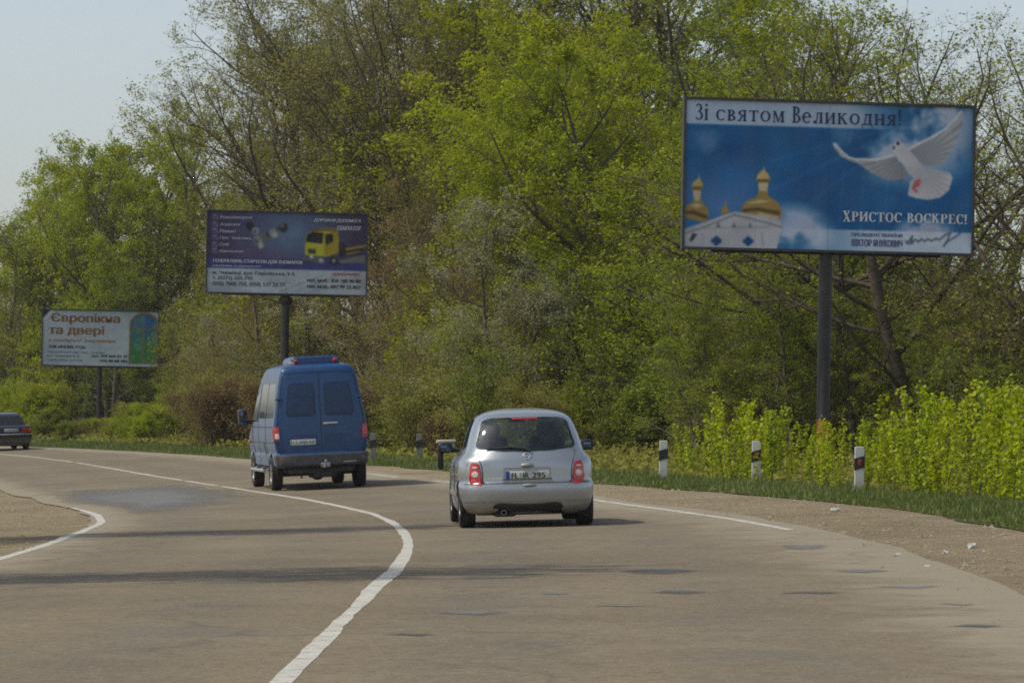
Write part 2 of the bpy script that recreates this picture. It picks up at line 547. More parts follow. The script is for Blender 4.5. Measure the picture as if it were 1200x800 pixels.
M['dirt'] = dirt_material(); M['asphalt'] = asphalt_material(); M['paint'] = mark_material()
M['tar_old'] = tar_material('worn_patch', (0.150, 0.148, 0.142), (0.205, 0.202, 0.192))
M['tar_new'] = tar_material('tar_patch', (0.075, 0.072, 0.068), (0.120, 0.115, 0.105))
M['tar_pale'] = tar_material('pale_patch', (0.22, 0.205, 0.175), (0.30, 0.28, 0.235))
M['turf_soil'] = soil_material('turf_soil', [(0.3, (0.055, 0.060, 0.022)), (0.5, (0.060, 0.085, 0.022)), (0.7, (0.120, 0.110, 0.050))])
M['litter'] = soil_material('forest_litter', [(0.3, (0.040, 0.032, 0.018)), (0.5, (0.075, 0.060, 0.032)), (0.7, (0.070, 0.080, 0.024))])
M['hill_wood'] = soil_material('hill_wood', [(0.3, (0.050, 0.065, 0.045)), (0.7, (0.095, 0.105, 0.070))])

# ground sheet out to the horizon
ys = np.r_[np.arange(-40, 10, 5), np.arange(10, 100, 1.0), np.arange(100, 220, 2.5), np.arange(220, 400, 20), [500, 800, 1500, 3000, 6000]]
xs = np.r_[[-4000, -1500, -600, -300, -150, -80], np.arange(-60, -20, 2.5), np.arange(-20, 14, 0.5), np.arange(14, 40, 3), [60, 120, 300, 700, 1500, 4000]]
GX, GY = np.meshgrid(xs, ys)
V = np.stack([GX.ravel(), GY.ravel(), ground_z(GX, GY).ravel()], 1)
nx = len(xs)
i = np.arange(len(ys) - 1)[:, None] * nx + np.arange(nx - 1)[None, :]
me = raw_mesh('ground', V, np.stack([i, i + 1, i + nx + 1, i + nx], -1).reshape(-1, 4))
me.shade_smooth()
tag(link('ground', me, M['dirt']), kind='structure')

LEFT = catmull([(-5.3, -30), (-5.25, 10), (-5.3, 30), (-5.4, 40), (-5.62, 46), (-5.95, 52), (-6.35, 57), (-7.15, 63.5), (-8.4, 71), (-10.3, 80), (-12.8, 92), (-17.2, 113), (-22.5, 134), (-31, 156), (-46, 184), (-76, 222), (-136, 276)], 1.0)
RIGHT = catmull([(3.9, -30), (3.9, 10), (3.8, 19), (3.8, 25), (3.8, 30), (3.85, 38), (3.55, 44), (2.8, 52.4), (1.75, 60.6), (0.95, 67.4), (-2.75, 86.4), (-7.2, 108.8), (-11.1, 124.2), (-15.6, 138), (-20, 149), (-32, 172), (-50, 196), (-90, 238), (-150, 290)], 1.0)
rng_e = np.random.default_rng(3)
def wobble(P, a, k=9):
    n = rng_e.normal(0, a, len(P))
    n = np.convolve(n, np.ones(k) / k, 'same') * k ** 0.5
    Q = P.copy(); Q[:, 0] += n
    return Q
road = strip('road', wobble(LEFT, .05, 3), wobble(RIGHT, .06, 3), 0.020, M['asphalt'], m=24, step=0.9)
me = road.data
co = np.empty(len(me.vertices) * 3, np.float32); me.vertices.foreach_get('co', co); co = co.reshape(-1, 3)
t = np.empty(len(me.vertices), np.float32); me.attributes['across'].data.foreach_get('value', t)
width = 8.6
a = me.attributes.new('offset', 'FLOAT', 'POINT'); a.data.foreach_set('value', (co[:, 0] - road_x(co[:, 1])).astype(np.float32))
a = me.attributes.new('edge', 'FLOAT', 'POINT'); a.data.foreach_set('value', (np.minimum(t * 1.6, 1 - t) * width).astype(np.float32))
tag(road, kind='structure')

def line_mesh(name, P, wd, lift, gaps=(), kind='structure', jit=0.004):
    P = catmull(P, 0.35)
    d = np.gradient(P, axis=0); d /= np.linalg.norm(d, axis=1)[:, None]
    nrm = np.stack([d[:, 1], -d[:, 0]], 1)
    slow = lambda: np.convolve(rng_e.normal(0, 1, len(P) + 8), np.ones(9) / 9, 'valid') * 3 * jit * 2.2
    ja, jb = rng_e.normal(0, jit, len(P)) + slow(), rng_e.normal(0, jit, len(P)) + slow()
    A = P - nrm * (wd / 2 + ja)[:, None]; B = P + nrm * (wd / 2 + jb)[:, None]
    V = np.vstack([A, B]); V = np.c_[V, ground_z(V[:, 0], V[:, 1]) + lift]
    n = len(P); F = []
    for k in range(n - 1):
        if any(g0 < P[k, 1] < g1 for g0, g1 in gaps): continue
        F.append((k, k + n, k + n + 1, k + 1))
    return tag(link(name, raw_mesh(name, V, np.array(F)), M['paint']), kind=kind)

CL = [tuple(p) for p in resample(CENTRE, 200) if 5 < p[1] < 150]
line_mesh('centre_line', CL, 0.118, 0.0225, gaps=[(82.4, 83.0), (88.5, 89.2), (117, 118), (136, 150)])
line_mesh('edge_line', [(3.27, 43.7), (2.85, 48), (2.38, 52.5), (1.38, 60.7), (0.62, 67.4), (-1.1, 76.5), (-3.12, 86.3), (-7.6, 108.7), (-11.5, 124)], 0.12, 0.0225, gaps=[(71, 74), (79, 83), (88, 96), (101, 124)])
line_mesh('edge_line', [(-5.05, 33), (-5.2, 37), (-5.3, 39.5), (-5.5, 45.5), (-5.82, 51.5), (-6.2, 56.9), (-7.0, 63.3), (-8.2, 70.4)], 0.13, 0.0225)

def patch(name, pts, mat, lift=0.024, rag=0.09, seed=0):
    """repair of the road surface with a ragged outline"""
    r = np.random.default_rng(seed)
    P = resample(np.array(pts + [pts[0]], float), 60)[:-1]
    c = P.mean(0)
    k = r.normal(0, rag, len(P)); k = np.convolve(np.r_[k[-2:], k, k[:2]], [.2, .25, .3, .25, .2], 'same')[2:-2] * 1.6
    P = c + (P - c) * (1 + k)[:, None]
    V = [(c[0], c[1])]; F = []
    n = len(P); K = 5
    for q in range(1, K + 1): V += [tuple(c + (P[j] - c) * q / K) for j in range(n)]
    for j in range(n): F.append((0, 1 + j, 1 + (j + 1) % n))
    for q in range(K - 1):
        for j in range(n):
            a0 = 1 + q * n
            F.append((a0 + j, a0 + n + j, a0 + n + (j + 1) % n, a0 + (j + 1) % n))
    V = np.array(V); Z = ground_z(V[:, 0], V[:, 1]) + lift
    o = pmesh(name, np.c_[V, Z], F, mat, smooth=180)
    a = o.data.attributes.new('rim', 'FLOAT', 'POINT')
    a.data.foreach_set('value', np.r_[0.0, np.repeat(np.arange(1, K + 1) / K, n)].astype(np.float32))
    return tag(o, kind='structure')

patch('asphalt_patch', [(-10.2, 82.6), (-9.2, 85.5), (-7.6, 85.4), (-5.5, 77.6), (-4.8, 71.5), (-5.5, 67.5), (-6.5, 64.4), (-8.2, 71.8)], M['tar_old'], seed=1, rag=.2)
for k, (x0, x1, y0, y1, mt) in enumerate([(.92, 1.68, 32.3, 33.6, 'tar_new'), (1.08, 1.55, 28.6, 29.4, 'tar_new'), (2.05, 2.6, 28.45, 29.0, 'tar_new'),
        (-.52, .02, 25.9, 26.6, 'tar_old'), (2.72, 3.3, 37.6, 39.1, 'tar_old'), (2.75, 3.32, 32.1, 32.9, 'tar_old'),
        (2.86, 3.42, 29.2, 30.0, 'tar_pale'), (2.82, 3.22, 24.0, 24.5, 'tar_new'), (3.08, 3.35, 26.6, 27.2, 'tar_pale'),
        (-.82, -.4, 23.45, 23.85, 'tar_new'), (.2, .5, 28.7, 29.3, 'tar_old'), (.5, 1.1, 26.9, 27.15, 'tar_old')]):
    patch('asphalt_patch', [(x0, (y0 + y1) / 2), (x0 + (x1 - x0) * .3, y1), (x1 - .1, y1 - .1), (x1, (y0 + y1) / 2), (x0 + (x1 - x0) * .6, y0), (x0 + .15, y0 + .15)], M[mt], seed=10 + k, lift=0.0245)

# grass verge and forest floor
VF = catmull([(6.9, 5), (6.5, 25), (6.2, 36), (5.87, 43), (4.97, 54.5), (2.72, 67.2), (0.37, 77.5), (-3.2, 95), (-7.8, 111.4), (-11.8, 127.2), (-16, 139), (-18.5, 145.7), (-29, 168), (-46, 192), (-86, 234)], 1.0)
VB = catmull([(8.6, 5), (8.2, 30), (7.6, 42), (6.95, 50.8), (5.74, 63), (3.05, 75.2), (0.41, 86.7), (-3.7, 105), (-8.6, 122), (-13, 137), (-17.6, 149), (-20.5, 156), (-31, 178), (-49, 204), (-90, 248)], 1.0)
tag(strip('verge', wobble(VF, .10, 3), VB + np.array([1.6, 1.0]), 0.012, M['turf_soil'], m=5), kind='structure')
FL = VB + np.array([1.2, 0.8])
tag(strip('forest_floor', FL, FL + np.array([70.0, 60.0]), 0.035, M['litter'], m=14, step=2.0), kind='structure')

# far wooded ridge seen through the gap at the right
hx = np.linspace(-500, 900, 60); hy = np.linspace(900, 1900, 14)
HX, HY = np.meshgrid(hx, hy)
tt = (HY - 900) / 1000
HZ = -5 + (46 + 8 * np.sin(HX / 140) + 5 * np.sin(HX / 47 + 1)) * np.sin(np.clip(tt * 1.25, 0, 1) * math.pi / 2) + rng.normal(0, 1.0, HX.shape)
i = np.arange(13)[:, None] * 60 + np.arange(59)[None, :]
me = raw_mesh('hills', np.stack([HX.ravel(), HY.ravel(), HZ.ravel()], 1), np.stack([i, i + 1, i + 61, i + 60], -1).reshape(-1, 4))
me.shade_smooth()
tag(link('hills', me, M['hill_wood']), kind='structure')

# grass blades
def scatter_between(A, B, n, r, lo=0.0, hi=1.0, ypow=1.0):
    A, B = resample(A, 400), resample(B, 400)
    k = r.random(n) ** ypow * 398; i = k.astype(int); f = (k - i)[:, None]
    a = A[i] * (1 - f) + A[i + 1] * f; b = B[i] * (1 - f) + B[i + 1] * f
    t = (lo + (hi - lo) * r.random(n))[:, None]
    return a * (1 - t) + b * t, t[:, 0]
def blades(name, P, h, wd, mat, r, lean=0.9):
    n = len(P); z = ground_z(P[:, 0], P[:, 1]) + 0.01
    a = r.random(n) * 6.283; d = np.stack([np.cos(a), np.sin(a)], 1)
    ln = r.random(n)[:, None] * lean * h[:, None]; b = r.random(n) * 6.283
    tip = P + np.stack([np.cos(b), np.sin(b)], 1) * ln
    V = np.empty((n, 3, 3)); V[:, 0, :2] = P - d * wd[:, None]; V[:, 1, :2] = P + d * wd[:, None]; V[:, 2, :2] = tip
    V[:, 0, 2] = z; V[:, 1, 2] = z; V[:, 2, 2] = z + h
    me = raw_mesh(name, V.reshape(-1, 3), np.arange(3 * n).reshape(-1, 3))
    return tag(link(name, me, mat), kind='stuff')
r = np.random.default_rng(11)
sel = (VF[:, 1] > 30) & (VF[:, 1] < 200); A = VF[sel]; sel = (VB[:, 1] > 30) & (VB[:, 1] < 205); B = VB[sel]
P, t = scatter_between(A, B, 120000, r, -0.04, 1.35, 1.35)
tuft = 0.5 + 0.5 * np.sin(P[:, 0] * 2.3 + np.sin(P[:, 1] * 1.1) * 2) * np.sin(P[:, 1] * 0.9 + P[:, 0])
keep = r.random(len(P)) < np.clip(t * 3.0 + 0.25, 0, 1)
P, t, tuft = P[keep], t[keep], tuft[keep]
h = (0.05 + 0.16 * r.random(len(P)) ** 2 + 0.12 * tuft * r.random(len(P))) * (0.40 + 0.45 * np.clip(t, 0, 1))
o = blades('grass', P, h, 0.010 + 0.014 * r.random(len(P)), M['grass'], r)
tag(o, 'short green grass on the verge between the dirt shoulder and the wood', 'grass')

# gravel on the shoulders
def pebbles(name, P, s, mat, r):
    n = len(P); z = ground_z(P[:, 0], P[:, 1]) + 0.004
    base = np.array([(1, 0, 0), (0, 1, 0), (-1, 0, 0), (0, -1, 0), (0, 0, 1.0)], float)
    a = r.random(n) * 6.283; c, si = np.cos(a), np.sin(a)
    V = base[None] * s[:, None, None] * (0.6 + 0.8 * r.random((n, 5, 3)))
    X = V[..., 0] * c[:, None] - V[..., 1] * si[:, None] + P[:, 0:1]; Y = V[..., 0] * si[:, None] + V[..., 1] * c[:, None] + P[:, 1:2]
    V = np.stack([X, Y, V[..., 2] * 0.7 + z[:, None]], -1).reshape(-1, 3)
    f = np.array([(0, 1, 4), (1, 2, 4), (2, 3, 4), (3, 0, 4)])
    F = (f[None] + (np.arange(n) * 5)[:, None, None]).reshape(-1, 3)
    return tag(link(name, raw_mesh(name, V, F), mat), kind='stuff')
m_, nt_, b_ = new_mat('gravel')
nt_.links.new(ramp(nt_, noise(nt_, objco(nt_), 5, 4, 0.8), [(0.35, (0.15, 0.115, 0.07)), (0.55, (0.28, 0.225, 0.145)), (0.72, (0.42, 0.37, 0.28))]), b_.inputs['Base Color'])
b_.inputs['Roughness'].default_value = 0.95; M['gravel'] = m_
ra = RIGHT[(RIGHT[:, 1] > 22) & (RIGHT[:, 1] < 85)]; va = VF[(VF[:, 1] > 22) & (VF[:, 1] < 85)]
P1, _ = scatter_between(ra, va, 6500, r, -0.25, 1.0, 1.6)
la = LEFT[(LEFT[:, 1] > 34) & (LEFT[:, 1] < 92)]
P2, _ = scatter_between(la, la + np.array([-7.0, 2.0]), 5000, r, 0.0, 1.0, 1.2)
P = np.vstack([P1, P2])
o = pebbles('gravel', P, np.clip(r.lognormal(-4.4, 0.55, len(P)), 0.006, 0.05), M['gravel'], r)
tag(o, 'loose gravel and clods on the dry dirt shoulders', 'gravel')

# ------------------------------------------------------------------ vehicles
class Shell:
    """car body given level by level: rear y, front y, half width, corner depths"""
    def __init__(s, rear, front, half, dr, df, n=2.8):
        s.rear, s.front, s.half, s.dr, s.df, s.n = rear, front, half, dr, df, n
    def ev(s, t, z):
        z = np.asarray(z, float)
        a = np.array(t, float)
        # smooth the listed levels a little
        f = lambda q: np.interp(q, a[:, 0], a[:, 1])
        e = 0.012
        return (f(z - e) + 2 * f(z) + f(z + e)) / 4
    def W(s, z): return s.ev(s.half, z)
    def YR(s, z): return s.ev(s.rear, z)
    def YF(s, z): return s.ev(s.front, z)
    def rear_y(s, x, z):
        q = np.clip(np.abs(x) / s.W(z), 0, 1)
        return s.YR(z) + s.dr - s.dr * (1 - q ** s.n) ** (1 / s.n)
    def side_x(s, y, z):
        W, yr, yf = s.W(z), s.YR(z), s.YF(z)
        tr = np.clip(1 - (y - yr) / s.dr, 0, 1); tf = np.clip(1 - (yf - y) / s.df, 0, 1)
        k = np.minimum((1 - tr ** s.n) ** (1 / s.n), (1 - tf ** s.n) ** (1 / s.n))
        mid = (y - (yr + yf) / 2) / np.maximum((yf - yr) / 2, .3)
        return W * k * (1 - 0.012 * mid ** 2)
    def rings(s, zs, M1=12, K=14, inset=0.0):
        V = []
        th = np.linspace(0, math.pi / 2, M1)
        for z in zs:
            W = max(float(s.W(z)) - inset, .05); yr = float(s.YR(z)) + inset; yf = float(s.YF(z)) - inset
            dr = min(s.dr, (yf - yr) * .45); df = min(s.df, (yf - yr) * .45)
            half = []
            for a in th:
                half.append((W * math.sin(a) ** (2 / s.n), yr + dr - dr * max(math.cos(a), 0) ** (2 / s.n)))
            for k in range(1, K):
                y = yr + dr + (yf - df - yr - dr) * k / K
                half.append((W, y))
            for a in th[::-1]:
                half.append((W * math.sin(a) ** (2 / s.n), yf - df + df * max(math.cos(a), 0) ** (2 / s.n)))
            out = []
            for (x, y) in half:
                mid = (y - (yr + yf) / 2) / max((yf - yr) / 2, .3)
                out.append((x * (1 - 0.012 * mid ** 2), y, z))
            ring = out + [(-x, y, zz) for (x, y, zz) in out[-2:0:-1]]
            V.append(ring)
        return V
    def solid(s, name, zs, mats, inset=0.0):
        rg = s.rings(zs, inset=inset)
        n = len(rg[0]); V = [v for ring in rg for v in ring]; F = []
        for k in range(len(rg) - 1):
            for j in range(n):
                F.append((k * n + j, k * n + (j + 1) % n, (k + 1) * n + (j + 1) % n, (k + 1) * n + j))
        F.append(tuple(range(n))[::-1]); F.append(tuple((len(rg) - 1) * n + j for j in range(n)))
        o = pmesh(name, V, F, mats)
        bm = bmesh.new(); bm.from_mesh(o.data); bmesh.ops.recalc_face_normals(bm, faces=bm.faces); bm.to_mesh(o.data); bm.free()
        return o
    def rear_patch(s, name, out, off, mat, parent, depth=0.02, K=4, smooth=40, rim=0.0):
        """panel of the given x,z outline that follows the rear of the body, standing off it"""
        return s._patch(name, out, off, mat, parent, depth, K, smooth, lambda x, z, o: (x, float(s.rear_y(x, z)) - o, z))
    def side_patch(s, name, out, off, mat, parent, sgn=-1, depth=0.02, K=4, smooth=40):
        return s._patch(name, out, off, mat, parent, depth, K, smooth, lambda y, z, o: (sgn * (float(s.side_x(y, z)) + o), y, z))
    def _patch(s, name, out, off, mat, parent, depth, K, smooth, fn):
        P = resample(np.array(list(out) + [out[0]], float), max(24, len(out) * 3))[:-1] if len(out) < 24 else np.array(out, float)
        c = P.mean(0); n = len(P)
        V = [fn(c[0], c[1], off)]; F = []
        for q in range(1, K + 1):
            for p in P:
                v = c + (p - c) * q / K
                V.append(fn(v[0], v[1], off * (0.65 if q == K else 1.0)))
        for p in P: V.append(fn(p[0], p[1], off - depth))
        for j in range(n): F.append((0, 1 + j, 1 + (j + 1) % n))
        for q in range(K):
            a0 = 1 + q * n
            for j in range(n): F.append((a0 + j, a0 + n + j, a0 + n + (j + 1) % n, a0 + (j + 1) % n))
        o = pmesh(name, V, F, mat, parent)
        bm = bmesh.new(); bm.from_mesh(o.data); bmesh.ops.recalc_face_normals(bm, faces=bm.faces); bm.to_mesh(o.data); bm.free()
        o.data.shade_smooth(); o.data.set_sharp_from_angle(angle=R(smooth))
        return o

def rrect(x0, x1, z0, z1, r=0.03, k=4):
    """rounded rectangle outline"""
    P = []
    for (cx, cz, a) in ((x1 - r, z1 - r, 0), (x0 + r, z1 - r, 90), (x0 + r, z0 + r, 180), (x1 - r, z0 + r, 270)):
        for i in range(k + 1):
            t = R(a + 90 * i / k); P.append((cx + r * math.cos(t), cz + r * math.sin(t)))
    return P

def rpoly(P, r=0.05, k=4):
    """polygon with rounded corners"""
    out = []
    n = len(P)
    for i in range(n):
        p = np.array(P[i], float); a = np.array(P[i - 1], float); b = np.array(P[(i + 1) % n], float)
        da, db = a - p, b - p
        la, lb = np.linalg.norm(da), np.linalg.norm(db)
        q = min(r, la * .45, lb * .45)
        s0, s1 = p + da / la * q, p + db / lb * q
        for t in np.linspace(0, 1, k + 1):
            out.append(tuple((1 - t) ** 2 * s0 + 2 * t * (1 - t) * p + t * t * s1))
    return out

def carve(o, cutters):
    """cuts openings out of a body and keeps the result as its mesh"""
    for c in cutters:
        m = o.modifiers.new('cut', 'BOOLEAN'); m.operation = 'DIFFERENCE'; m.object = c; m.solver = 'EXACT'; m.material_mode = 'TRANSFER'
    bpy.context.view_layer.update()
    dg = bpy.context.evaluated_depsgraph_get()
    me = bpy.data.meshes.new_from_object(o.evaluated_get(dg))
    o.modifiers.clear()
    old = o.data; o.data = me; me.name = old.name
    bpy.data.meshes.remove(old)
    for c in cutters:
        d = c.data; bpy.data.objects.remove(c); bpy.data.meshes.remove(d)
    o.data.shade_smooth(); o.data.set_sharp_from_angle(angle=R(32))

def prism_obj(pts, thick, plane, base, mat):
    mb = MB(); mb.prism(pts, thick, plane, base)
    return mb.build('cutter', mat, smooth=None)

_texts = {}
def text_mesh(s):
    if s not in _texts:
        cu = bpy.data.curves.new('t', 'FONT'); cu.body = s; cu.resolution_u = 3
        o = bpy.data.objects.new('t', cu); COL.objects.link(o)
        bpy.context.view_layer.update()
        me = bpy.data.meshes.new_from_object(o.evaluated_get(bpy.context.evaluated_depsgraph_get()))
        bpy.data.objects.remove(o); bpy.data.curves.remove(cu)
        V = np.array([v.co[:2] for v in me.vertices]); F = [tuple(p.vertices) for p in me.polygons]
        bpy.data.meshes.remove(me)
        V = (V - V.min(0)) / (V.max(0) - V.min(0))
        _texts[s] = (V, F)
    return _texts[s]

def lettering(name, s, x0, x1, z0, z1, y, mat, parent, shear=0.0, bold=0.0, glyphs=None):
    """flat print: the words fitted to a box on a face that looks towards -Y"""
    V, F = glyphs(s) if glyphs else text_mesh(s)
    P = []; FF = []
    for k, dx in enumerate((0.0,) if not bold else (0.0, bold, 0.5 * bold)):
        X = x0 + V[:, 0] * (x1 - x0 - abs(shear) * (z1 - z0)) + V[:, 1] * shear * (z1 - z0) + dx
        Z = z0 + V[:, 1] * (z1 - z0)
        b = len(P)
        P += [(a, y - 0.0004 * k, c) for a, c in zip(X, Z)]
        FF += [tuple(i + b for i in f) for f in F]
    return pmesh(name, P, FF, mat, parent)

def wheel(parent, c, r, wd, side, rim_mat, spokes=7):
    e = MB()
    h = wd / 2
    e.lathe([(r * .64, -h * .86), (r * .80, -h * .98), (r * .93, -h), (r * .985, -h * .82), (r, -h * .5), (r * .985, -h * .44), (r, -h * .38), (r, h * .38), (r * .985, h * .44), (r, h * .5), (r * .985, h * .82), (r * .93, h), (r * .80, h * .98), (r * .64, h * .86)], 'X', 36)
    ty = e.build('wheel', M['rubber'], parent, smooth=50)
    ty.location = c
    f = MB()
    x = side * h * .8
    f.lathe([(r * .64, side * h * .86), (r * .60, side * h * .55), (r * .57, side * h * .2), (r * .2, side * h * .15), (r * .02, side * h * .15), (r * .02, side * h * .05), (r * .60, side * h * .05), (r * .64, side * h * .4)], 'X', 36)
    for k in range(spokes):
        a = 2 * math.pi * k / spokes
        f.tube((x * .75, r * .12 * math.cos(a), r * .12 * math.sin(a)), (x * .85, r * .60 * math.cos(a), r * .60 * math.sin(a)), r * .075, r * .06, 6)
    f.tube((side * h * .15, 0, 0), (x, 0, 0), r * .17, r * .14, 14)
    f.build('rim', rim_mat, ty, smooth=40)
    return ty

# ---- silver hatchback
def build_hatchback():
    car = empty('hatchback_car', (0, 0, 0))
    tag(car, 'silver rounded hatchback seen from behind, ahead of the camera in the right lane', 'car')
    S = Shell(rear=[(.16, -1.60), (.20, -1.76), (.28, -1.825), (.325, -1.835), (.34, -1.850), (.45, -1.868), (.53, -1.868), (.565, -1.855), (.575, -1.800), (.62, -1.795), (.80, -1.790), (.88, -1.775), (.95, -1.735), (1.0, -1.705), (1.2, -1.615), (1.36, -1.515), (1.42, -1.455), (1.46, -1.38), (1.49, -1.25), (1.515, -1.05), (1.53, -.75), (1.538, -.55)],
              front=[(.16, 1.62), (.25, 1.76), (.4, 1.85), (.6, 1.83), (.72, 1.74), (.82, 1.55), (.90, 1.22), (.95, 1.02), (1.0, .90), (1.2, .52), (1.35, .24), (1.42, .10), (1.46, .0), (1.49, -.10), (1.515, -.22), (1.53, -.36), (1.538, -.46)],
              half=[(.16, .74), (.22, .79), (.30, .815), (.45, .835), (.56, .838), (.575, .826), (.70, .832), (.80, .828), (.86, .815), (.91, .785), (.955, .742), (1.0, .722), (1.1, .700), (1.2, .672), (1.3, .638), (1.38, .602), (1.42, .575), (1.455, .53), (1.48, .48), (1.50, .43), (1.52, .34), (1.53, .26), (1.538, .18)],
              dr=.42, df=.62, n=2.6)
    zs = [.16, .18, .20, .23, .26, .29, .31, .325, .335, .345, .36, .39, .43, .47, .51, .535, .553, .565, .572, .58, .595, .62, .66, .70, .74, .78, .81, .84, .865, .885, .905, .925, .945, .965, .985, 1.01, 1.04, 1.08, 1.12, 1.17, 1.22, 1.27, 1.32, 1.36, 1.39, 1.415, 1.435, 1.455, 1.47, 1.485, 1.497, 1.508, 1.518, 1.526, 1.533, 1.538]
    body = S.solid('body', zs, [M['silver']])
    cut = [S.solid('cutter', [.50, .60, .75, .9, 1.0, 1.1, 1.2, 1.3, 1.38, 1.42, 1.445], [M['interior']], inset=.045)]
    win = rpoly([(-.575, 1.015), (-.30, .985), (0, .978), (.30, .985), (.575, 1.015), (.612, 1.06), (.522, 1.385), (.42, 1.415), (0, 1.428), (-.42, 1.415), (-.522, 1.385), (-.612, 1.06)], .05)
    cut.append(prism_obj(win, .85, 'XZ', -1.95, M['black']))
    fw = rpoly([(-.62, .99), (.62, .99), (.52, 1.42), (-.52, 1.42)], .06)
    cut.append(prism_obj(fw, 1.5, 'XZ', .02, M['black']))
    sw1 = rpoly([(-1.28, 1.06), (-.42, .995), (-.36, 1.40), (-.75, 1.415), (-1.05, 1.38)], .05)
    sw2 = rpoly([(-.33, .99), (.72, .985), (.55, 1.12), (.20, 1.36), (.0, 1.41), (-.27, 1.41)], .05)
    for q in (sw1, sw2): cut.append(prism_obj(q, 2.4, 'YZ', -1.2, M['black']))
    for y in (-1.22, 1.21):
        for sx in (-1, 1):
            mb = MB(); mb.tube((sx * .60, y, .30), (sx * .95, y, .30), .335, .335, 36); cut.append(mb.build('cutter', M['interior'], smooth=None))
    plate_rec = rpoly([(-.300, .580), (.300, .580), (.285, .775), (-.285, .775)], .03)
    cut.append(prism_obj(plate_rec, .18, 'XZ', -1.945, M['silver']))
    carve(body, cut); body.parent = car
    # glazing
    S.rear_patch('rear_window', rpoly([(-.585, 1.008), (-.30, .976), (0, .970), (.30, .976), (.585, 1.008), (.622, 1.06), (.530, 1.392), (.425, 1.424), (0, 1.437), (-.425, 1.424), (-.530, 1.392), (-.622, 1.06)], .05), .003, M['glass_clear'], body, depth=.004)
    for sx in (-1, 1):
        for q in (sw1, sw2): S.side_patch('side_window', q, -.012, M['glass_clear'], body, sx, depth=.003)
    mb = MB(); V = []
    o = S._patch('windscreen', fw, -.012, M['glass_clear'], body, .003, 4, 40, lambda x, z, o_: (x, float(S.YF(z)) - .62 + .62 * (1 - min(abs(x) / float(S.W(z)), 1) ** 2.6) ** (1 / 2.6) + o_, z))
    # dark frit line round the rear window is the black reveal; wiper
    mb = MB()
    for a, b, r_ in (((.0, 1.008), (-.20, 1.040), .012), ((-.20, 1.040), (-.50, 1.022), .010), ((.04, .99), (-.02, 1.015), .022)):
        mb.tube((a[0], float(S.rear_y(a[0], a[1])) - .025, a[1]), (b[0], float(S.rear_y(b[0], b[1])) - .025, b[1]), r_, r_ * .7, 6)
    mb.build('wiper', M['black'], body)
    S.rear_patch('brake_light', rrect(-.16, .16, 1.395, 1.415, .008), .008, M['red_lens'], body)
    S.rear_patch('spoiler_lip', rpoly([(-.20, 1.420), (.20, 1.420), (.17, 1.447), (-.17, 1.447)], .01), .014, M['silver'], body)
    # lamps
    for sx in (-1, 1):
        L = [(.565, .555), (.700, .575), (.712, .66), (.700, .78), (.672, .855), (.592, .838), (.570, .70)]
        if sx < 0: L = [(-a, b) for a, b in L][::-1]
        tl = S.rear_patch('tail_light', rpoly(L, .02), .022, M['red_lens'], car, depth=.03)
        for (cz, rr, rz) in ((.695, .046, .046), (.785, .040, .014)):
            S.rear_patch('reversing_lens', [(sx * (.638 + rr * math.cos(t)), cz + rz * math.sin(t)) for t in np.linspace(0, 2 * math.pi, 24, endpoint=False)], .028, M['white_lens'], tl, depth=.03)
        S.rear_patch('reflector', rrect(sx * .638 - .035, sx * .638 + .035, .590, .635, .012), .0285, M['red_lens'], tl, depth=.03)
    # tailgate seams
    mb = MB()
    for sx in (-1, 1):
        pts = [(sx * a, b) for a, b in ((.60, 1.0), (.592, .95), (.575, .86), (.556, .80), (.546, .70), (.548, .60), (.50, .572))]
        mb.path([(x, float(S.rear_y(x, z)) - .001, z) for x, z in pts], .005, 5)
        mb.build('tailgate_gap', M['black'], body); mb = MB()
    pts = [(x, .5755) for x in np.linspace(-.76, .76, 25)]
    mb.path([(x, float(S.rear_y(x, z)) - .002, z) for x, z in pts], .006, 5)
    mb.build('panel_gap', M['black'], body)
    for sx in (-1, 1):
        for yy in (-.37, .78):
            pts = [(yy + .04 * (z > .9), z) for z in np.linspace(.30, .98, 12)]
            mb = MB(); mb.path([(sx * (float(S.side_x(y, z)) + .0005), y, z) for y, z in pts], .005, 5); mb.build('door_gap', M['black'], body)
    for sx in (-1, 1):
        mb = MB()
        x = sx * (float(S.side_x(-.2, .80)) + .02)
        mb.box((x, -.22, .80), (.035, .20, .035), .012)
        mb.build('door_handle', M['silver'], body)
        S.side_patch('sill_strip', rrect(-.95, .92, .40, .46, .02), .016, M['silver'], body, sx)
    # number plate
    yp = -1.795
    mb = MB(); mb.box((0, yp + .012, .672), (.535, .012, .118), .004)
    pl = mb.build('number_plate', M['plate'], car)
    mb = MB(); mb.box((-.243, yp + .004, .672), (.046, .006, .112)); mb.build('country_band', M['plate_blue'], pl, smooth=None)
    lettering('lettering', 'FL', -.195, -.115, .637, .707, yp + .0035, M['ink'], pl, bold=.006)
    lettering('lettering', 'IR', -.055, .015, .637, .707, yp + .0035, M['ink'], pl, bold=.006)
    lettering('lettering', '295', .060, .215, .637, .707, yp + .0035, M['ink'], pl, bold=.006)
    for zc in (.690, .650):
        mb = MB(); mb.tube((-.085, yp + .006, zc), (-.085, yp + .002, zc), .013, .013, 12); mb.build('plate_seal', M['plate_green'], pl)
    mb = MB(); mb.box((0, -1.79, .625), (.60, .02, .012)); mb.build('plate_edge', M['grey_plastic'], car)
    # grab handle and badge
    mb = MB()
    for k in range(9):
        t = k / 8 * math.pi
    mb.lathe([(.001, -.03), (.045, -.026), (.075, -.012), (.083, .0), (.083, .02), (.001, .02)], 'Y', 24)
    hd = mb.build('tailgate_handle', M['silver'], car, smooth=60); hd.scale = (1, 1, .42); hd.location = (0, -1.797, .800)
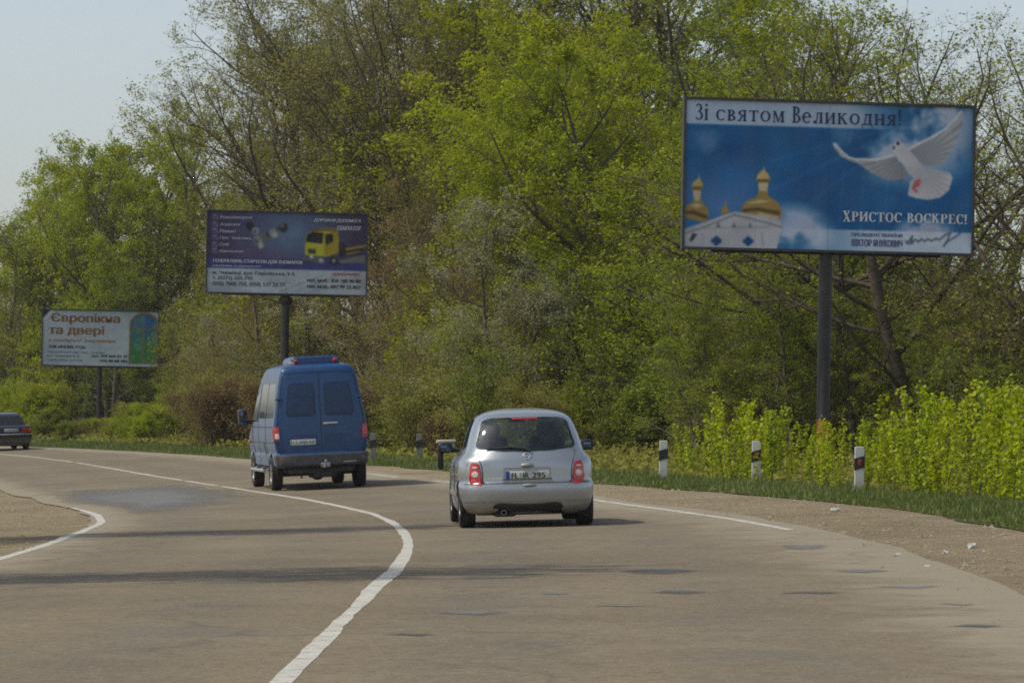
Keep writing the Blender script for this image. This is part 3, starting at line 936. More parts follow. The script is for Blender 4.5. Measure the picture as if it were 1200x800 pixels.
    mb = MB(); mb.lathe([(.001, -.012), (.07, -.010), (.085, 0), (.085, .02), (.001, .02)], 'Y', 24)
    hd = mb.build('bumper_pull', M['silver'], car, smooth=60); hd.scale = (1, 1, .30); hd.location = (.02, -1.868, .545)
    mb = MB()
    ring = []
    mb.lathe([(.040 + .009 * math.cos(a), .008 * math.sin(a)) for a in np.linspace(0, 2 * math.pi, 8, endpoint=False)], 'Y', 28)
    mb.box((0, 0, 0), (.118, .012, .022), .004)
    bd = mb.build('badge', M['chrome'], car); bd.location = (0, float(S.rear_y(0, .925)) - .012, .925); bd.rotation_euler = (R(-20), 0, 0)
    nm = lettering('model_badge', 'MICRA', -.475, -.315, .628, .655, 0, M['chrome'], car)
    for v in nm.data.vertices: v.co.y = float(S.rear_y(v.co.x, v.co.z)) - .006
    # bumper underside, exhaust
    S.rear_patch('bumper_insert', rpoly([(-.46, .165), (.46, .165), (.415, .300), (.36, .318), (-.36, .318), (-.415, .300)], .03), .012, M['black'], car)
    mb = MB(); mb.lathe([(.026, 0), (.031, 0), (.031, .16), (.026, .16)], 'Y', 16, c=(-.30, -1.80, .20)); mb.build('exhaust', M['rim'], car)
    mb = MB(); mb.box((-.28, -1.45, .205), (.30, .45, .13), .05); mb.box((.25, -1.40, .19), (.30, .30, .06), .02); mb.box((0, -1.22, .25), (1.2, .10, .08), .03)
    mb.build('underbody', M['interior'], car)
    # mirrors
    for sx in (-1, 1):
        mb = MB()
        mb.box((sx * .905, .50, 1.03), (.19, .11, .145), .045)
        mb.tube((sx * .72, .56, .985), (sx * .85, .53, 1.0), .028, .03, 8)
        mi = mb.build('door_mirror', M['black'], car, smooth=50)
        mb = MB(); mb.box((sx * .905, .441, 1.03), (.145, .006, .105), .02); mb.build('mirror_glass', M['mirror'], mi)
    # what stands out past the driver's mirror: a cream cap over it and a dark bar hanging below its outer end
    mb = MB(); mb.box((-.885, .60, 1.115), (.255, .10, .045), .015); mb.box((-.80, .60, 1.03), (.05, .06, .14), .015)
    mb.build('mirror_cap', M['cream'], car)
    mb = MB(); mb.box((-.965, .55, .875), (.075, .06, .27), .02, rot=Matrix.Rotation(R(0), 3, 'Y')); mb.build('hanging_bar', M['black'], car)
    # inside
    for (nm_, x, y) in (('front_seat', -.36, .05), ('front_seat', .36, .05)):
        mb = MB(); mb.box((x, y + .2, .56), (.48, .50, .14), .05); mb.box((x, y - .12, .86), (.46, .13, .62), .06, )
        st = mb.build(nm_, M['interior'], car)
        mb = MB(); mb.box((x, y - .17, 1.255), (.25, .10, .19), .05); mb.tube((x - .06, y - .15, 1.1), (x - .06, y - .15, 1.2), .008); mb.tube((x + .06, y - .15, 1.1), (x + .06, y - .15, 1.2), .008)
        mb.build('headrest', M['interior'], st)
    mb = MB(); mb.box((0, -1.0, .78), (1.16, .15, .50), .06); bs = mb.build('rear_seat', M['interior'], car)
    for x in (.33,):
        mb = MB(); mb.lathe([(.001, -.05), (.10, -.045), (.125, 0), (.10, .045), (.001, .05)], 'Y', 20); h_ = mb.build('headrest', M['interior'], bs); h_.location = (x, -1.04, 1.13); h_.scale = (1.0, 1, 1.0)
    for x in (-.33,):
        mb = MB(); mb.box((x, -1.04, 1.07), (.24, .09, .12), .04); mb.build('headrest', M['interior'], bs)
    mb = MB(); mb.box((0, .95, .90), (1.25, .45, .16), .05)
    mb.lathe([(.17 + .016 * math.cos(a), .016 * math.sin(a)) for a in np.linspace(0, 6.283, 6, endpoint=False)], 'Y', 20, c=(-.36, .62, .98))
    mb.build('dashboard', M['interior'], car)
    mb = MB(); mb.box((0, .18, 1.375), (.22, .03, .06), .015); mb.build('inner_mirror', M['black'], car)
    for y, nm_ in ((-1.22, 'r'), (1.21, 'f')):
        for sx in (-1, 1): wheel(car, (sx * .725, y, .298), .298, .195, sx, M['rim'])
    return car
hatch = build_hatchback()
hatch.scale = (1.02, 1, .965)
hatch.location = (0.125, 48.55, gz(0.2, 47.3) + .022)
hatch.rotation_euler = (0, R(-2.4), R(3.4))

# ---- blue van
def build_van():
    van = empty('panel_van', (0, 0, 0))
    tag(van, 'dark blue high-roof van with roof unit driving round the bend', 'van')
    S = Shell(rear=[(.46, -2.86), (.50, -2.98), (.70, -2.98), (.735, -2.97), (.745, -2.91), (1.0, -2.91), (1.4, -2.90), (1.6, -2.885), (2.0, -2.85), (2.3, -2.81), (2.45, -2.775), (2.51, -2.72), (2.55, -2.60), (2.58, -2.35)],
              front=[(.46, 2.78), (.6, 2.90), (.9, 2.86), (1.1, 2.65), (1.25, 2.25), (1.35, 2.05), (1.7, 1.75), (2.1, 1.38), (2.3, 1.15), (2.42, .95), (2.50, .75), (2.55, .55), (2.58, .3)],
              half=[(.46, .88), (.50, .935), (.73, .945), (.745, .925), (.9, .965), (1.1, .975), (1.35, .965), (1.5, .945), (1.8, .895), (2.1, .845), (2.3, .800), (2.44, .755), (2.50, .715), (2.54, .63), (2.565, .52), (2.58, .40)],
              dr=.13, df=.55, n=3.0)
    zs = list(np.linspace(.46, .72, 7)) + [.732, .74, .746, .76] + list(np.linspace(.8, 2.3, 26)) + [2.35, 2.39, 2.42, 2.45, 2.475, 2.5, 2.52, 2.54, 2.555, 2.57, 2.58]
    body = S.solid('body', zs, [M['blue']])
    cut = []
    for y in (-1.92, 1.76):
        for sx in (-1, 1):
            mb = MB(); mb.tube((sx * .60, y, .36), (sx * 1.1, y, .36), .40, .40, 36); cut.append(mb.build('cutter', M['interior'], smooth=None))
    # shallow pressing under the windows
    for q in ([(-.80, .80), (-.07, .80), (-.07, 1.12), (-.80, 1.12)], [(.07, .80), (.80, .80), (.80, 1.12), (.07, 1.12)]):
        cut.append(prism_obj(rpoly(q, .04), .108, 'XZ', -3.0, M['blue']))
    carve(body, cut); body.parent = van
    for q in ([(-.70, 1.50), (-.10, 1.50), (-.10, 2.17), (-.622, 2.17)], [(.10, 1.50), (.70, 1.50), (.622, 2.17), (.10, 2.17)]):
        fr = S.rear_patch('window_frame', rpoly(q, .07), .006, M['blue_dark'], body, depth=.012)
        c = np.mean(q, 0); q2 = [tuple(c + (np.array(v) - c) * (.935 if 1 else 1)) for v in q]
        S.rear_patch('window_pane', rpoly(q2, .05), .012, M['blue_glass'], fr, depth=.010)
    mb = MB()
    pts = [(0, z) for z in np.linspace(.76, 2.40, 20)]
    mb.path([(x, float(S.rear_y(x, z)) + .001, z) for x, z in pts], .008, 5)
    for sx in (-1, 1):
        pts = [(sx * (float(S.W(z)) - .075), z) for z in np.linspace(.76, 2.33, 24)]
        mb.path([(x, float(S.rear_y(x, z)) + .001, z) for x, z in pts], .007, 5)
    pts = [(x, 2.385 - .05 * abs(x) ** 3) for x in np.linspace(-.68, .68, 14)]
    mb.path([(x, float(S.rear_y(x, z)) + .001, z) for x, z in pts], .007, 5)
    mb.build('door_gap', M['ink'], body)
    for sx in (-1, 1):
        for z in (1.02, 1.86):
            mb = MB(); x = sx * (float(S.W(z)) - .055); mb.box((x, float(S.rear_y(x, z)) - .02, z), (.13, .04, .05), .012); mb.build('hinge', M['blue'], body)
    mb = MB(); mb.box((.20, float(S.rear_y(.2, 1.345)) - .030, 1.345), (.30, .03, .035), .012); mb.box((.09, -2.915, 1.34), (.10, .03, .055), .012)
    mb.build('door_handle', M['chrome'], van)
    # plate on the left-hand door
    yp = -2.905
    mb = MB(); mb.box((-.38, yp, .975), (.52, .012, .112), .004); pl = mb.build('number_plate', M['plate'], van)
    mb = MB(); mb.box((-.62, yp - .007, .975), (.036, .004, .10)); mb.build('country_band', M['plate_green'], pl, smooth=None)
    lettering('lettering', 'CE 4080 AA', -.585, -.145, .94, 1.01, yp - .009, M['grey_plastic'], pl)
    # lamps
    for sx in (-1, 1):
        x0, x1 = .845, .962
        L = [(sx * x0, .985), (sx * x1, .985), (sx * (x1 - .006), 1.30), (sx * (x0 + .012), 1.30)]
        if sx < 0: L = L[::-1]
        tl = S.rear_patch('tail_light', rpoly(L, .02), .020, M['red_lens'], van, depth=.04)
        S.rear_patch('reversing_lens', rrect(min(sx * (x0 + .012), sx * (x1 - .02)), max(sx * (x0 + .012), sx * (x1 - .02)), 1.05, 1.17, .015), .026, M['white_lens' if sx < 0 else 'red_lens'], tl, depth=.03)
        S.rear_patch('reflector', rrect(sx * .80 - .055, sx * .80 + .055, .60, .66, .01), .012, M['red_lens'], van)
        S.side_patch('corner_light', rrect(-2.78, -2.66, .985, 1.30, .02), .008, M['red_lens'], tl, sx)
    # bumper of grey plastic
    L = rpoly([(-.925, .475), (.925, .475), (.935, .735), (-.935, .735)], .03)
    S.rear_patch('bumper', L, .014, M['grey_plastic'], van, K=8)
    for sx in (-1, 1): S.side_patch('bumper_corner', rrect(-2.97, -2.48, .475, .735, .03), .012, M['grey_plastic'], van, sx)
    mb = MB(); mb.box((.42, -2.975, .545), (.55, .03, .03), .008); mb.build('bumper_step', M['rim'], van)
    mb = MB(); mb.tube((.02, -2.8, .44), (.02, -3.08, .47), .03); mb.tube((.02, -3.08, .47), (.05, -3.09, .56), .022); mb.lathe([(.001, -.035), (.028, -.025), (.035, 0), (.028, .025), (.001, .035)], 'Z', 12, c=(.05, -3.09, .58)); mb.box((.05, -3.0, .50), (.20, .06, .10), .02)
    mb.build('tow_hook', M['rim'], van)
    mb = MB()
    mb.box((0, -2.35, .40), (1.3, .8, .14), .06); mb.lathe([(.001, -.10), (.28, -.10), (.33, 0), (.28, .10), (.001, .10)], 'Z', 20, c=(.05, -2.45, .34)); mb.box((0, -1.92, .33), (1.5, .12, .12), .04); mb.lathe([(.001, -.16), (.13, -.12), (.16, 0), (.13, .12), (.001, .16)], 'Y', 16, c=(.0, -1.92, .33))
    mb.box((0, 0, .42), (1.5, 4.6, .16), .05); mb.tube((-.45, -2.75, .36), (-.45, -2.3, .36), .04); mb.tube((-.42, -2.7, .36), (-.42, -2.7, .24), .02)
    mb.build('underbody', M['interior'], van)
    # flank
    for sx in (-1, 1):
        for q in (rpoly([(-2.62, 1.50), (-1.30, 1.48), (-1.30, 2.18), (-2.55, 2.18)], .06), rpoly([(-1.22, 1.48), (.10, 1.48), (.10, 2.18), (-1.22, 2.18)], .06)):
            S.side_patch('side_window', q, .006, M['glass_tint'], body, sx, K=5)
        S.side_patch('cab_window', rpoly([(.32, 1.42), (1.62, 1.40), (1.45, 1.72), (1.15, 2.05), (.32, 2.10)], .06), .006, M['glass_dark'], body, sx, K=5)
        mb = MB()
        for z in (.98, 1.30): mb.path([(sx * (float(S.side_x(y, z)) + .001), y, z) for y in np.linspace(-2.7, 2.3, 26)], .007, 5)
        for y in (-1.26, .18, 1.35):
            mb.path([(sx * (float(S.side_x(y, z)) + .001), y, z) for z in np.linspace(.55, 2.2, 16)], .007, 5)
        mb.build('door_gap', M['ink'], body)
        S.side_patch('fuel_flap', rrect(-1.02, -.80, .70, .98, .02), .008, M['grey_plastic'], body, sx)
        mb = MB(); mb.tube((sx * 1.03, -1.35, .40), (sx * 1.03, 1.28, .40), .038, .038, 12)
        for y in (-1.3, 0, 1.2): mb.tube((sx * 1.03, y, .40), (sx * .85, y, .46), .02)
        mb.build('side_step', M['chrome'], van)
        # mirrors
        mb = MB(); mb.box((sx * 1.16, 1.55, 1.50), (.20, .16, .36), .05); mb.box((sx * 1.02, 1.60, 1.40), (.16, .08, .08), .03)
        mi = mb.build('door_mirror', M['grey_plastic'], van, smooth=50)
        mb = MB(); mb.box((sx * 1.16, 1.465, 1.54), (.15, .006, .22), .02); mb.box((sx * 1.16, 1.465, 1.37), (.15, .006, .07), .02); mb.build('mirror_glass', M['mirror'], mi)
        mb = MB(); mb.box((sx * .99, 1.95, .98), (.07, .13, .07), .02); mb.build('side_indicator', M['amber_lens'], van)
        mb = MB(); mb.lathe([(.001, 0), (.36, 0), (.42, 0), (.42, .05), (.36, .05)], 'X', 24, c=(sx * .93 - .025, -1.92, .38)); 
        mb.bm.free()
    # unit on the roof
    mb = MB()
    mb.prism([(-.52, 2.54), (.52, 2.54), (.50, 2.66), (.44, 2.72), (-.44, 2.72), (-.50, 2.66)], 1.5, 'XZ', -2.42)
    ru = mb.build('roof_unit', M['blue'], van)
    bv = ru.modifiers.new('bevel', 'BEVEL'); bv.width = .05; bv.segments = 3; bv.limit_method = 'ANGLE'
    for sx in (-1, 1):
        mb = MB(); mb.lathe([(.001, -.025), (.035, -.02), (.048, 0), (.048, .10), (.001, .10)], 'Y', 16); l_ = mb.build('roof_light', M['red_lens'], van, smooth=60); l_.location = (sx * .405, -2.45, 2.625)
    mb = MB(); mb.box((-.47, -2.415, 2.585), (.14, .02, .06), .01); mb.build('roof_lens', M['white_lens'], van)
    for y in (-1.92, 1.76):
        for sx in (-1, 1): wheel(van, (sx * .86, y, .345), .345, .225, sx, M['rim'], 6)
    return van
M['blue_glass'] = simple('painted_over_glass', (0.002, 0.026, 0.085), 0.40, coat=0.1, var=0.2, scale=3)
M['blue_dark'] = simple('blue_rubber', (0.006, 0.016, 0.050), 0.5, var=0.2)
van = build_van()
th = 9.6
rear = Vector((-3.97, 77.4))
van.location = (rear.x - math.sin(R(th)) * 1.92, rear.y + math.cos(R(th)) * 1.92, gz(-4.25, 79.2) + .022)
van.rotation_euler = (0, R(-3.7), R(th))

# ---- dark sedan
def build_sedan():
    car = empty('sedan_car', (0, 0, 0))
    tag(car, 'dark boxy saloon car far down the road at the photo edge', 'car')
    B = Shell(rear=[(.28, -1.95), (.36, -2.0), (.50, -2.02), (.60, -2.0), (.70, -2.02), (.86, -2.02), (.90, -1.99), (.925, -1.9)],
              front=[(.28, 1.9), (.4, 2.0), (.7, 2.02), (.84, 1.98), (.90, 1.7), (.925, 1.2)],
              half=[(.28, .74), (.4, .79), (.6, .805), (.75, .80), (.86, .78), (.90, .755), (.925, .70)], dr=.09, df=.12, n=3.2)
    C = Shell(rear=[(.88, -1.30), (.95, -1.25), (1.3, -.92), (1.36, -.82), (1.40, -.66), (1.42, -.4)],
              front=[(.88, .78), (.95, .68), (1.3, .18), (1.36, .08), (1.40, -.05), (1.42, -.2)],
              half=[(.88, .74), (.95, .715), (1.3, .60), (1.36, .56), (1.40, .47), (1.42, .34)], dr=.12, df=.15, n=3.2)
    b1 = B.solid('body', [.28, .32, .36, .42, .5, .56, .6, .65, .7, .76, .82, .86, .88, .90, .915, .925], [M['navy']])
    cut = []
    for y in (-1.24, 1.18):
        for sx in (-1, 1):
            mb = MB(); mb.tube((sx * .50, y, .28), (sx * .95, y, .28), .32, .32, 30); cut.append(mb.build('cutter', M['interior'], smooth=None))
    carve(b1, cut); b1.parent = car
    c1 = C.solid('cabin', [.88, .92, .95, 1.0, 1.1, 1.2, 1.3, 1.33, 1.36, 1.38, 1.40, 1.413, 1.42], [M['navy']])
    c1.data.shade_smooth(); c1.data.set_sharp_from_angle(angle=R(35)); c1.parent = car
    C.rear_patch('rear_window', rpoly([(-.62, .965), (.62, .965), (.52, 1.315), (-.52, 1.315)], .05), .006, M['glass_dark'], c1)
    for sx in (-1, 1):
        C.side_patch('side_window', rpoly([(-1.0, .97), (-.25, .97), (-.25, 1.30), (-.80, 1.30)], .04), .006, M['glass_dark'], c1, sx)
        C.side_patch('side_window', rpoly([(-.18, .97), (.60, .97), (.15, 1.30), (-.18, 1.30)], .04), .006, M['glass_dark'], c1, sx)
        L = [(sx * .44, .70), (sx * .765, .70), (sx * .765, .83), (sx * .44, .83)]
        if sx < 0: L = L[::-1]
        tl = B.rear_patch('tail_light', rpoly(L, .015), .015, M['red_lens'], car)
        L2 = [(sx * .69, .705), (sx * .76, .705), (sx * .76, .825), (sx * .69, .825)]
        if sx < 0: L2 = L2[::-1]
        B.rear_patch('indicator_lens', L2, .018, M['amber_lens'], tl)
        mb = MB(); mb.box((sx * .84, .62, 1.0), (.16, .09, .11), .03); mb.build('door_mirror', M['black'], car)
    mb = MB(); mb.box((0, -2.035, .765), (.52, .012, .112), .004); pl = mb.build('number_plate', M['plate'], car)
    lettering('lettering', '0148 BTB', -.23, .23, .73, .80, -2.044, M['grey_plastic'], pl)
    mb = MB(); mb.box((0, -2.07, .55), (1.56, .10, .11), .03); bp = mb.build('bumper', M['black'], car)
    mb = MB(); mb.box((0, -2.075, .615), (1.58, .10, .035), .01); mb.build('bumper_trim', M['chrome'], bp)
    mb = MB(); mb.box((0, -1.6, .25), (1.3, .7, .14), .05); mb.box((0, 0, .28), (1.3, 3.2, .12), .03); mb.build('underbody', M['interior'], car)
    mb = MB(); mb.path([(x, float(B.rear_y(x, .89)) - .002, .885) for x in np.linspace(-.66, .66, 12)], .006, 5); mb.build('boot_gap', M['ink'], b1)
    for y in (-1.24, 1.18):
        for sx in (-1, 1): wheel(car, (sx * .68, y, .29), .29, .17, sx, M['rim'], 8)
    return car
sedan = build_sedan()
sedan.location = (-19.4, 143.0, gz(-19.4, 143) + .022)
sedan.rotation_euler = (0, R(-2.5), R(18))

# ------------------------------------------------------------------ trees
def unit(v): return v / np.maximum(np.linalg.norm(v, axis=-1, keepdims=True), 1e-9)

def tubes(nodes, radii, sides, flare=None):
    """nodes (B,N,3), radii (B,N): one tapering tube per branch"""
    B, N, _ = nodes.shape
    d = unit(np.gradient(nodes, axis=1))
    ref = np.where(np.abs(d[..., 2:3]) > .9, np.array([1.0, 0, 0]), np.array([0, 0, 1.0]))
    u = unit(np.cross(d, ref)); v = np.cross(d, u)
    a = np.arange(sides) * 2 * math.pi / sides
    ring = u[:, :, None, :] * np.cos(a)[None, None, :, None] + v[:, :, None, :] * np.sin(a)[None, None, :, None]
    V = nodes[:, :, None, :] + ring * radii[:, :, None, None]
    b = np.arange(B)[:, None, None] * N * sides + np.arange(N - 1)[None, :, None] * sides
    k = np.arange(sides)[None, None, :]; k2 = (k + 1) % sides
    F = np.stack([b + k, b + k2, b + sides + k2, b + sides + k], -1).reshape(-1, 4)
    return V.reshape(-1, 3), F

def grow(start, direc, length, r0, nseg, jit, trop, r, droop=0.0, tip=0.25):
    B = len(start)
    P = np.empty((B, nseg + 1, 3)); P[:, 0] = start
    d = direc.copy(); step = (length / nseg)[:, None]
    D = np.empty((B, nseg + 1, 3)); D[:, 0] = d
    for k in range(nseg):
        d = unit(d + r.normal(0, jit, (B, 3)) + np.array([0, 0, 1.0]) * (trop - droop * k / nseg))
        P[:, k + 1] = P[:, k] + d * step; D[:, k + 1] = d
    t = np.linspace(0, 1, nseg + 1)[None]
    RR = r0[:, None] * (1 - (1 - tip) * t)
    return P, D, RR

def at_t(P, t):
    n = P.shape[1] - 1
    x = np.clip(t * n, 0, n - 1e-4); i = x.astype(int); f = (x - i)[..., None]
    B = np.arange(len(P))
    if t.ndim == 2:
        B = B[:, None]
    return P[B, i] * (1 - f) + P[B, i + 1] * f

def spawn(P, D, RR, L, m, t0, ang, lr, r, rr=0.55, tmax=1.0, flat=0.0, lenprof=None):
    """m children on every branch"""
    B = len(P)
    t = t0 + (tmax - t0) * (np.arange(m)[None] + r.random((B, m))) / m
    p = at_t(P, t); d = unit(at_t(D, t)); rad = at_t(RR[..., None], t)[..., 0]
    rnd = unit(r.normal(0, 1, (B, m, 3)) * np.array([1, 1, 1 - flat]))
    side = unit(np.cross(d, rnd))
    side[..., 2] *= (1 - flat); side = unit(side)
    a = np.radians(ang + r.normal(0, 9, (B, m, 1)))
    nd = unit(d * np.cos(a) + side * np.sin(a))
    prof = (1.15 - 0.65 * t) if lenprof is None else lenprof(t)
    ln = L[:, None] * lr * prof * (0.7 + 0.6 * r.random((B, m)))
    return p.reshape(-1, 3), nd.reshape(-1, 3), ln.reshape(-1), np.minimum(rad * rr, 0.016 * ln.reshape(B, m) + .004).reshape(-1)

def leaf_quads(C, size, r, up=0.5, asp=0.6):
    """one kite-shaped leaf at every centre"""
    n = len(C)
    nrm = unit(r.normal(0, 1, (n, 3)) + np.array([0, 0, up * 2]))
    t = unit(np.cross(nrm, unit(r.normal(0, 1, (n, 3)))))
    b = np.cross(nrm, t)
    s = size * (0.6 + 0.8 * r.random(n))
    s = s[:, None]
    V = np.stack([C - t * s * .5, C + b * s * .5 * asp + t * s * .05, C + t * s * .5 - nrm * s * .1, C - b * s * .5 * asp + t * s * .05], 1)
    return V.reshape(-1, 3), np.arange(4 * n).reshape(-1, 4)

def join(parts):
    V = []; F = []; o = 0
    for v, f in parts:
        V.append(v); F.append(f + o); o += len(v)
    return np.vstack(V), np.vstack(F)

PROTO = {}
def make_tree(key, seed, H, spread, leaf, bark, stems=1, cb=0.3, limbs=13, m2=6, m3=5, m4=4, leaves=14, lsize=.10, ang=(58, 45, 42, 40), trop=(.02, .06, .03, .02),
              flat=0.3, jit=(.05, .12, .16, .2), trunk_r=None, lean=0.04, lfrac=1.0, lspread=.10, droop=0.0, top=.75):
    r = np.random.default_rng(seed)
    st = np.zeros((stems, 3)); 
    dr = unit(np.c_[r.normal(0, lean if stems == 1 else .22, (stems, 2)), np.ones(stems)])
    if stems > 1: st[:, :2] = r.normal(0, .18, (stems, 2))
    st[:, 2] = -.25
    hl = H * (top if stems == 1 else .7) * (1 if stems == 1 else (.7 + .4 * r.random(stems)))
    L0 = np.ones(stems) * hl
    R0 = np.ones(stems) * (trunk_r or H * .016)
    if stems > 1: R0 *= .6
    P0, D0, RR0 = grow(st, dr, L0, R0, 12, jit[0], trop[0], r, tip=.28)
    RR0[:, 0] *= 1.35
    parts = [tubes(P0, RR0, 8)]
    prof = lambda t: np.interp(t, [0, .3, .55, .8, 1.0], [.75, 1.0, .95, .7, .5])
    # the leader goes on as thinner limbs at the top
    p, d, ln, rad = spawn(P0, D0, RR0, np.ones(stems) * spread, limbs, cb, ang[0], 1.0, r, rr=.55, flat=.25, lenprof=prof)
    tips = np.repeat(np.arange(stems), 3)
    p2 = P0[tips, -1]; d2 = unit(D0[tips, -1] + r.normal(0, .35, (len(tips), 3))); ln2 = H * (1 - top) * 1.1 * (.8 + .4 * r.random(len(tips))); rad2 = RR0[tips, -1] * .8
    p, d, ln = np.vstack([p, p2]), np.vstack([d, d2]), np.r_[ln, ln2]
    rad = np.r_[np.clip(ln[:len(rad)] * .014, .018, R0.max() * .38), rad2]
    P1, D1, RR1 = grow(p, d, ln, rad, 7, jit[1], trop[1], r, tip=.2, droop=droop)
    parts.append(tubes(P1, RR1, 6))
    p, d, ln, rad = spawn(P1, D1, RR1, ln, m2, .18, ang[1], .52, r, flat=flat)
    P2, D2, RR2 = grow(p, d, ln, rad, 5, jit[2], trop[2], r, tip=.2, droop=droop)
    parts.append(tubes(P2, RR2, 4))
    p, d, ln, rad = spawn(P2, D2, RR2, ln, m3, .15, ang[2], .55, r, flat=flat)
    rad = np.maximum(rad, .006)
    P3, D3, RR3 = grow(p, d, ln, rad, 4, jit[3], trop[3], r, tip=.4, droop=droop)
    parts.append(tubes(P3, RR3, 3))
    tw = [P1[:, 4:], P2[:, 2:], P3]
    if m4:
        p, d, ln, rad = spawn(P3, D3, RR3, ln, m4, .2, ang[3], .62, r, flat=flat)
        rad = np.maximum(rad, .004)
        P4, D4, RR4 = grow(p, d, ln, rad, 2, jit[3], trop[3], r, tip=.5)
        parts.append(tubes(P4, RR4, 3))
        tw = [P2[:, 3:], P3[:, 1:], P4]
    V, F = join(parts)
    T = raw_mesh('trunk', V, F); T.shade_smooth()
    # leaves along the twigs, some twigs left bare
    last = tw[-1]
    keep = r.random(len(last)) < lfrac
    last = last[keep]
    t = r.random((len(last), leaves)) ** .7
    C = at_t(last, t).reshape(-1, 3)
    C = C + r.normal(0, lspread, C.shape)
    C = C[C[:, 2] > .15]
    LV, LF = leaf_quads(C, lsize, r)
    Cm = raw_mesh('crown', LV, LF)
    T.materials.append(M[bark]); Cm.materials.append(M[leaf])
    top_z = max(LV[:, 2].max(), V[:, 2].max())
    PROTO[key] = (T, Cm, float(top_z))
    return len(F) * 2 + len(LF) * 2

tris = {}
def mt(key, *a, **k): tris[key] = make_tree(key, *a, **k)
# leafy bright maples
mt('maple_a', 21, 13, 5.2, 'leaf_bright', 'bark_dark', limbs=17, m2=7, m3=5, m4=4, leaves=16, lsize=.108, cb=.12, flat=.45, lfrac=.60, lspread=.10)
mt('maple_b', 22, 14, 4.6, 'leaf_bright', 'bark_dark', limbs=16, m2=7, m3=5, m4=4, leaves=16, lsize=.105, cb=.15, flat=.4, lfrac=.56, lspread=.10)
mt('green_a', 23, 13, 4.4, 'leaf_green', 'bark_grey', limbs=16, m2=7, m3=5, m4=4, leaves=13, lsize=.105, cb=.10, lfrac=.58, lspread=.10)
mt('green_b', 24, 12, 4.8, 'leaf_green', 'bark_dark', limbs=15, m2=7, m3=5, m4=4, leaves=13, lsize=.105, cb=.08, lfrac=.58, lspread=.10, flat=.4)
mt('olive_a', 25, 14, 4.2, 'leaf_olive', 'bark_grey', limbs=15, m2=7, m3=5, m4=4, leaves=7, lsize=.085, cb=.15, lfrac=.8)
mt('olive_b', 26, 13, 4.6, 'leaf_olive', 'bark_dark', limbs=15, m2=7, m3=5, m4=4, leaves=6, lsize=.085, cb=.12, lfrac=.75)
# tall trees only breaking bud, limbs rising
mt('bud_a', 27, 16, 5.6, 'leaf_bud', 'bark_dark', limbs=12, m2=7, m3=6, m4=4, leaves=5, lsize=.085, cb=.35, ang=(42, 40, 38, 40), trop=(.02, .10, .06, .04), lfrac=.7, trunk_r=.22)
mt('bud_b', 28, 16, 6.2, 'leaf_olive', 'bark_dark', limbs=11, m2=7, m3=6, m4=4, leaves=5, lsize=.085, cb=.32, ang=(48, 42, 38, 40), trop=(.02, .08, .05, .04), lfrac=.6, trunk_r=.24)
mt('rust_a', 29, 12, 3.8, 'leaf_rust', 'bark_brown', limbs=16, m2=7, m3=6, m4=4, leaves=4, lsize=.075, cb=.10, ang=(45, 40, 38, 40), lfrac=.75)
mt('pale_a', 30, 10, 3.8, 'leaf_pale', 'bark_dark', limbs=15, m2=7, m3=5, m4=4, leaves=12, lsize=.095, cb=.08, lfrac=.7, flat=.4)
# open spreading tree with thin leaf at the right
# slender understorey
mt('thin_a', 37, 7, 1.9, 'leaf_green', 'bark_grey', stems=3, limbs=10, m2=6, m3=4, m4=0, leaves=7, lsize=.10, cb=.10, trunk_r=.07, lfrac=.8, ang=(45, 42, 40, 40))
mt('thin_b', 38, 7, 1.8, 'leaf_bright', 'bark_grey', stems=3, limbs=10, m2=6, m3=4, m4=0, leaves=7, lsize=.10, cb=.10, trunk_r=.07, lfrac=.75, ang=(42, 42, 40, 40))
mt('thin_c', 39, 7, 1.9, 'leaf_olive', 'bark_brown', stems=4, limbs=10, m2=6, m3=5, m4=0, leaves=4, lsize=.08, cb=.10, trunk_r=.06, lfrac=.7, ang=(40, 40, 40, 40))
mt('open_a', 31, 14, 7.0, 'leaf_green', 'bark_dark', limbs=11, m2=7, m3=5, m4=4, leaves=4, lsize=.095, cb=.22, ang=(55, 45, 42, 40), trop=(.02, .05, .03, .02), lfrac=.55, flat=.35, trunk_r=.26)
mt('open_b', 32, 14, 6.4, 'leaf_bright', 'bark_dark', limbs=11, m2=7, m3=5, m4=4, leaves=4, lsize=.095, cb=.25, ang=(52, 45, 42, 40), lfrac=.5, flat=.35, trunk_r=.24)
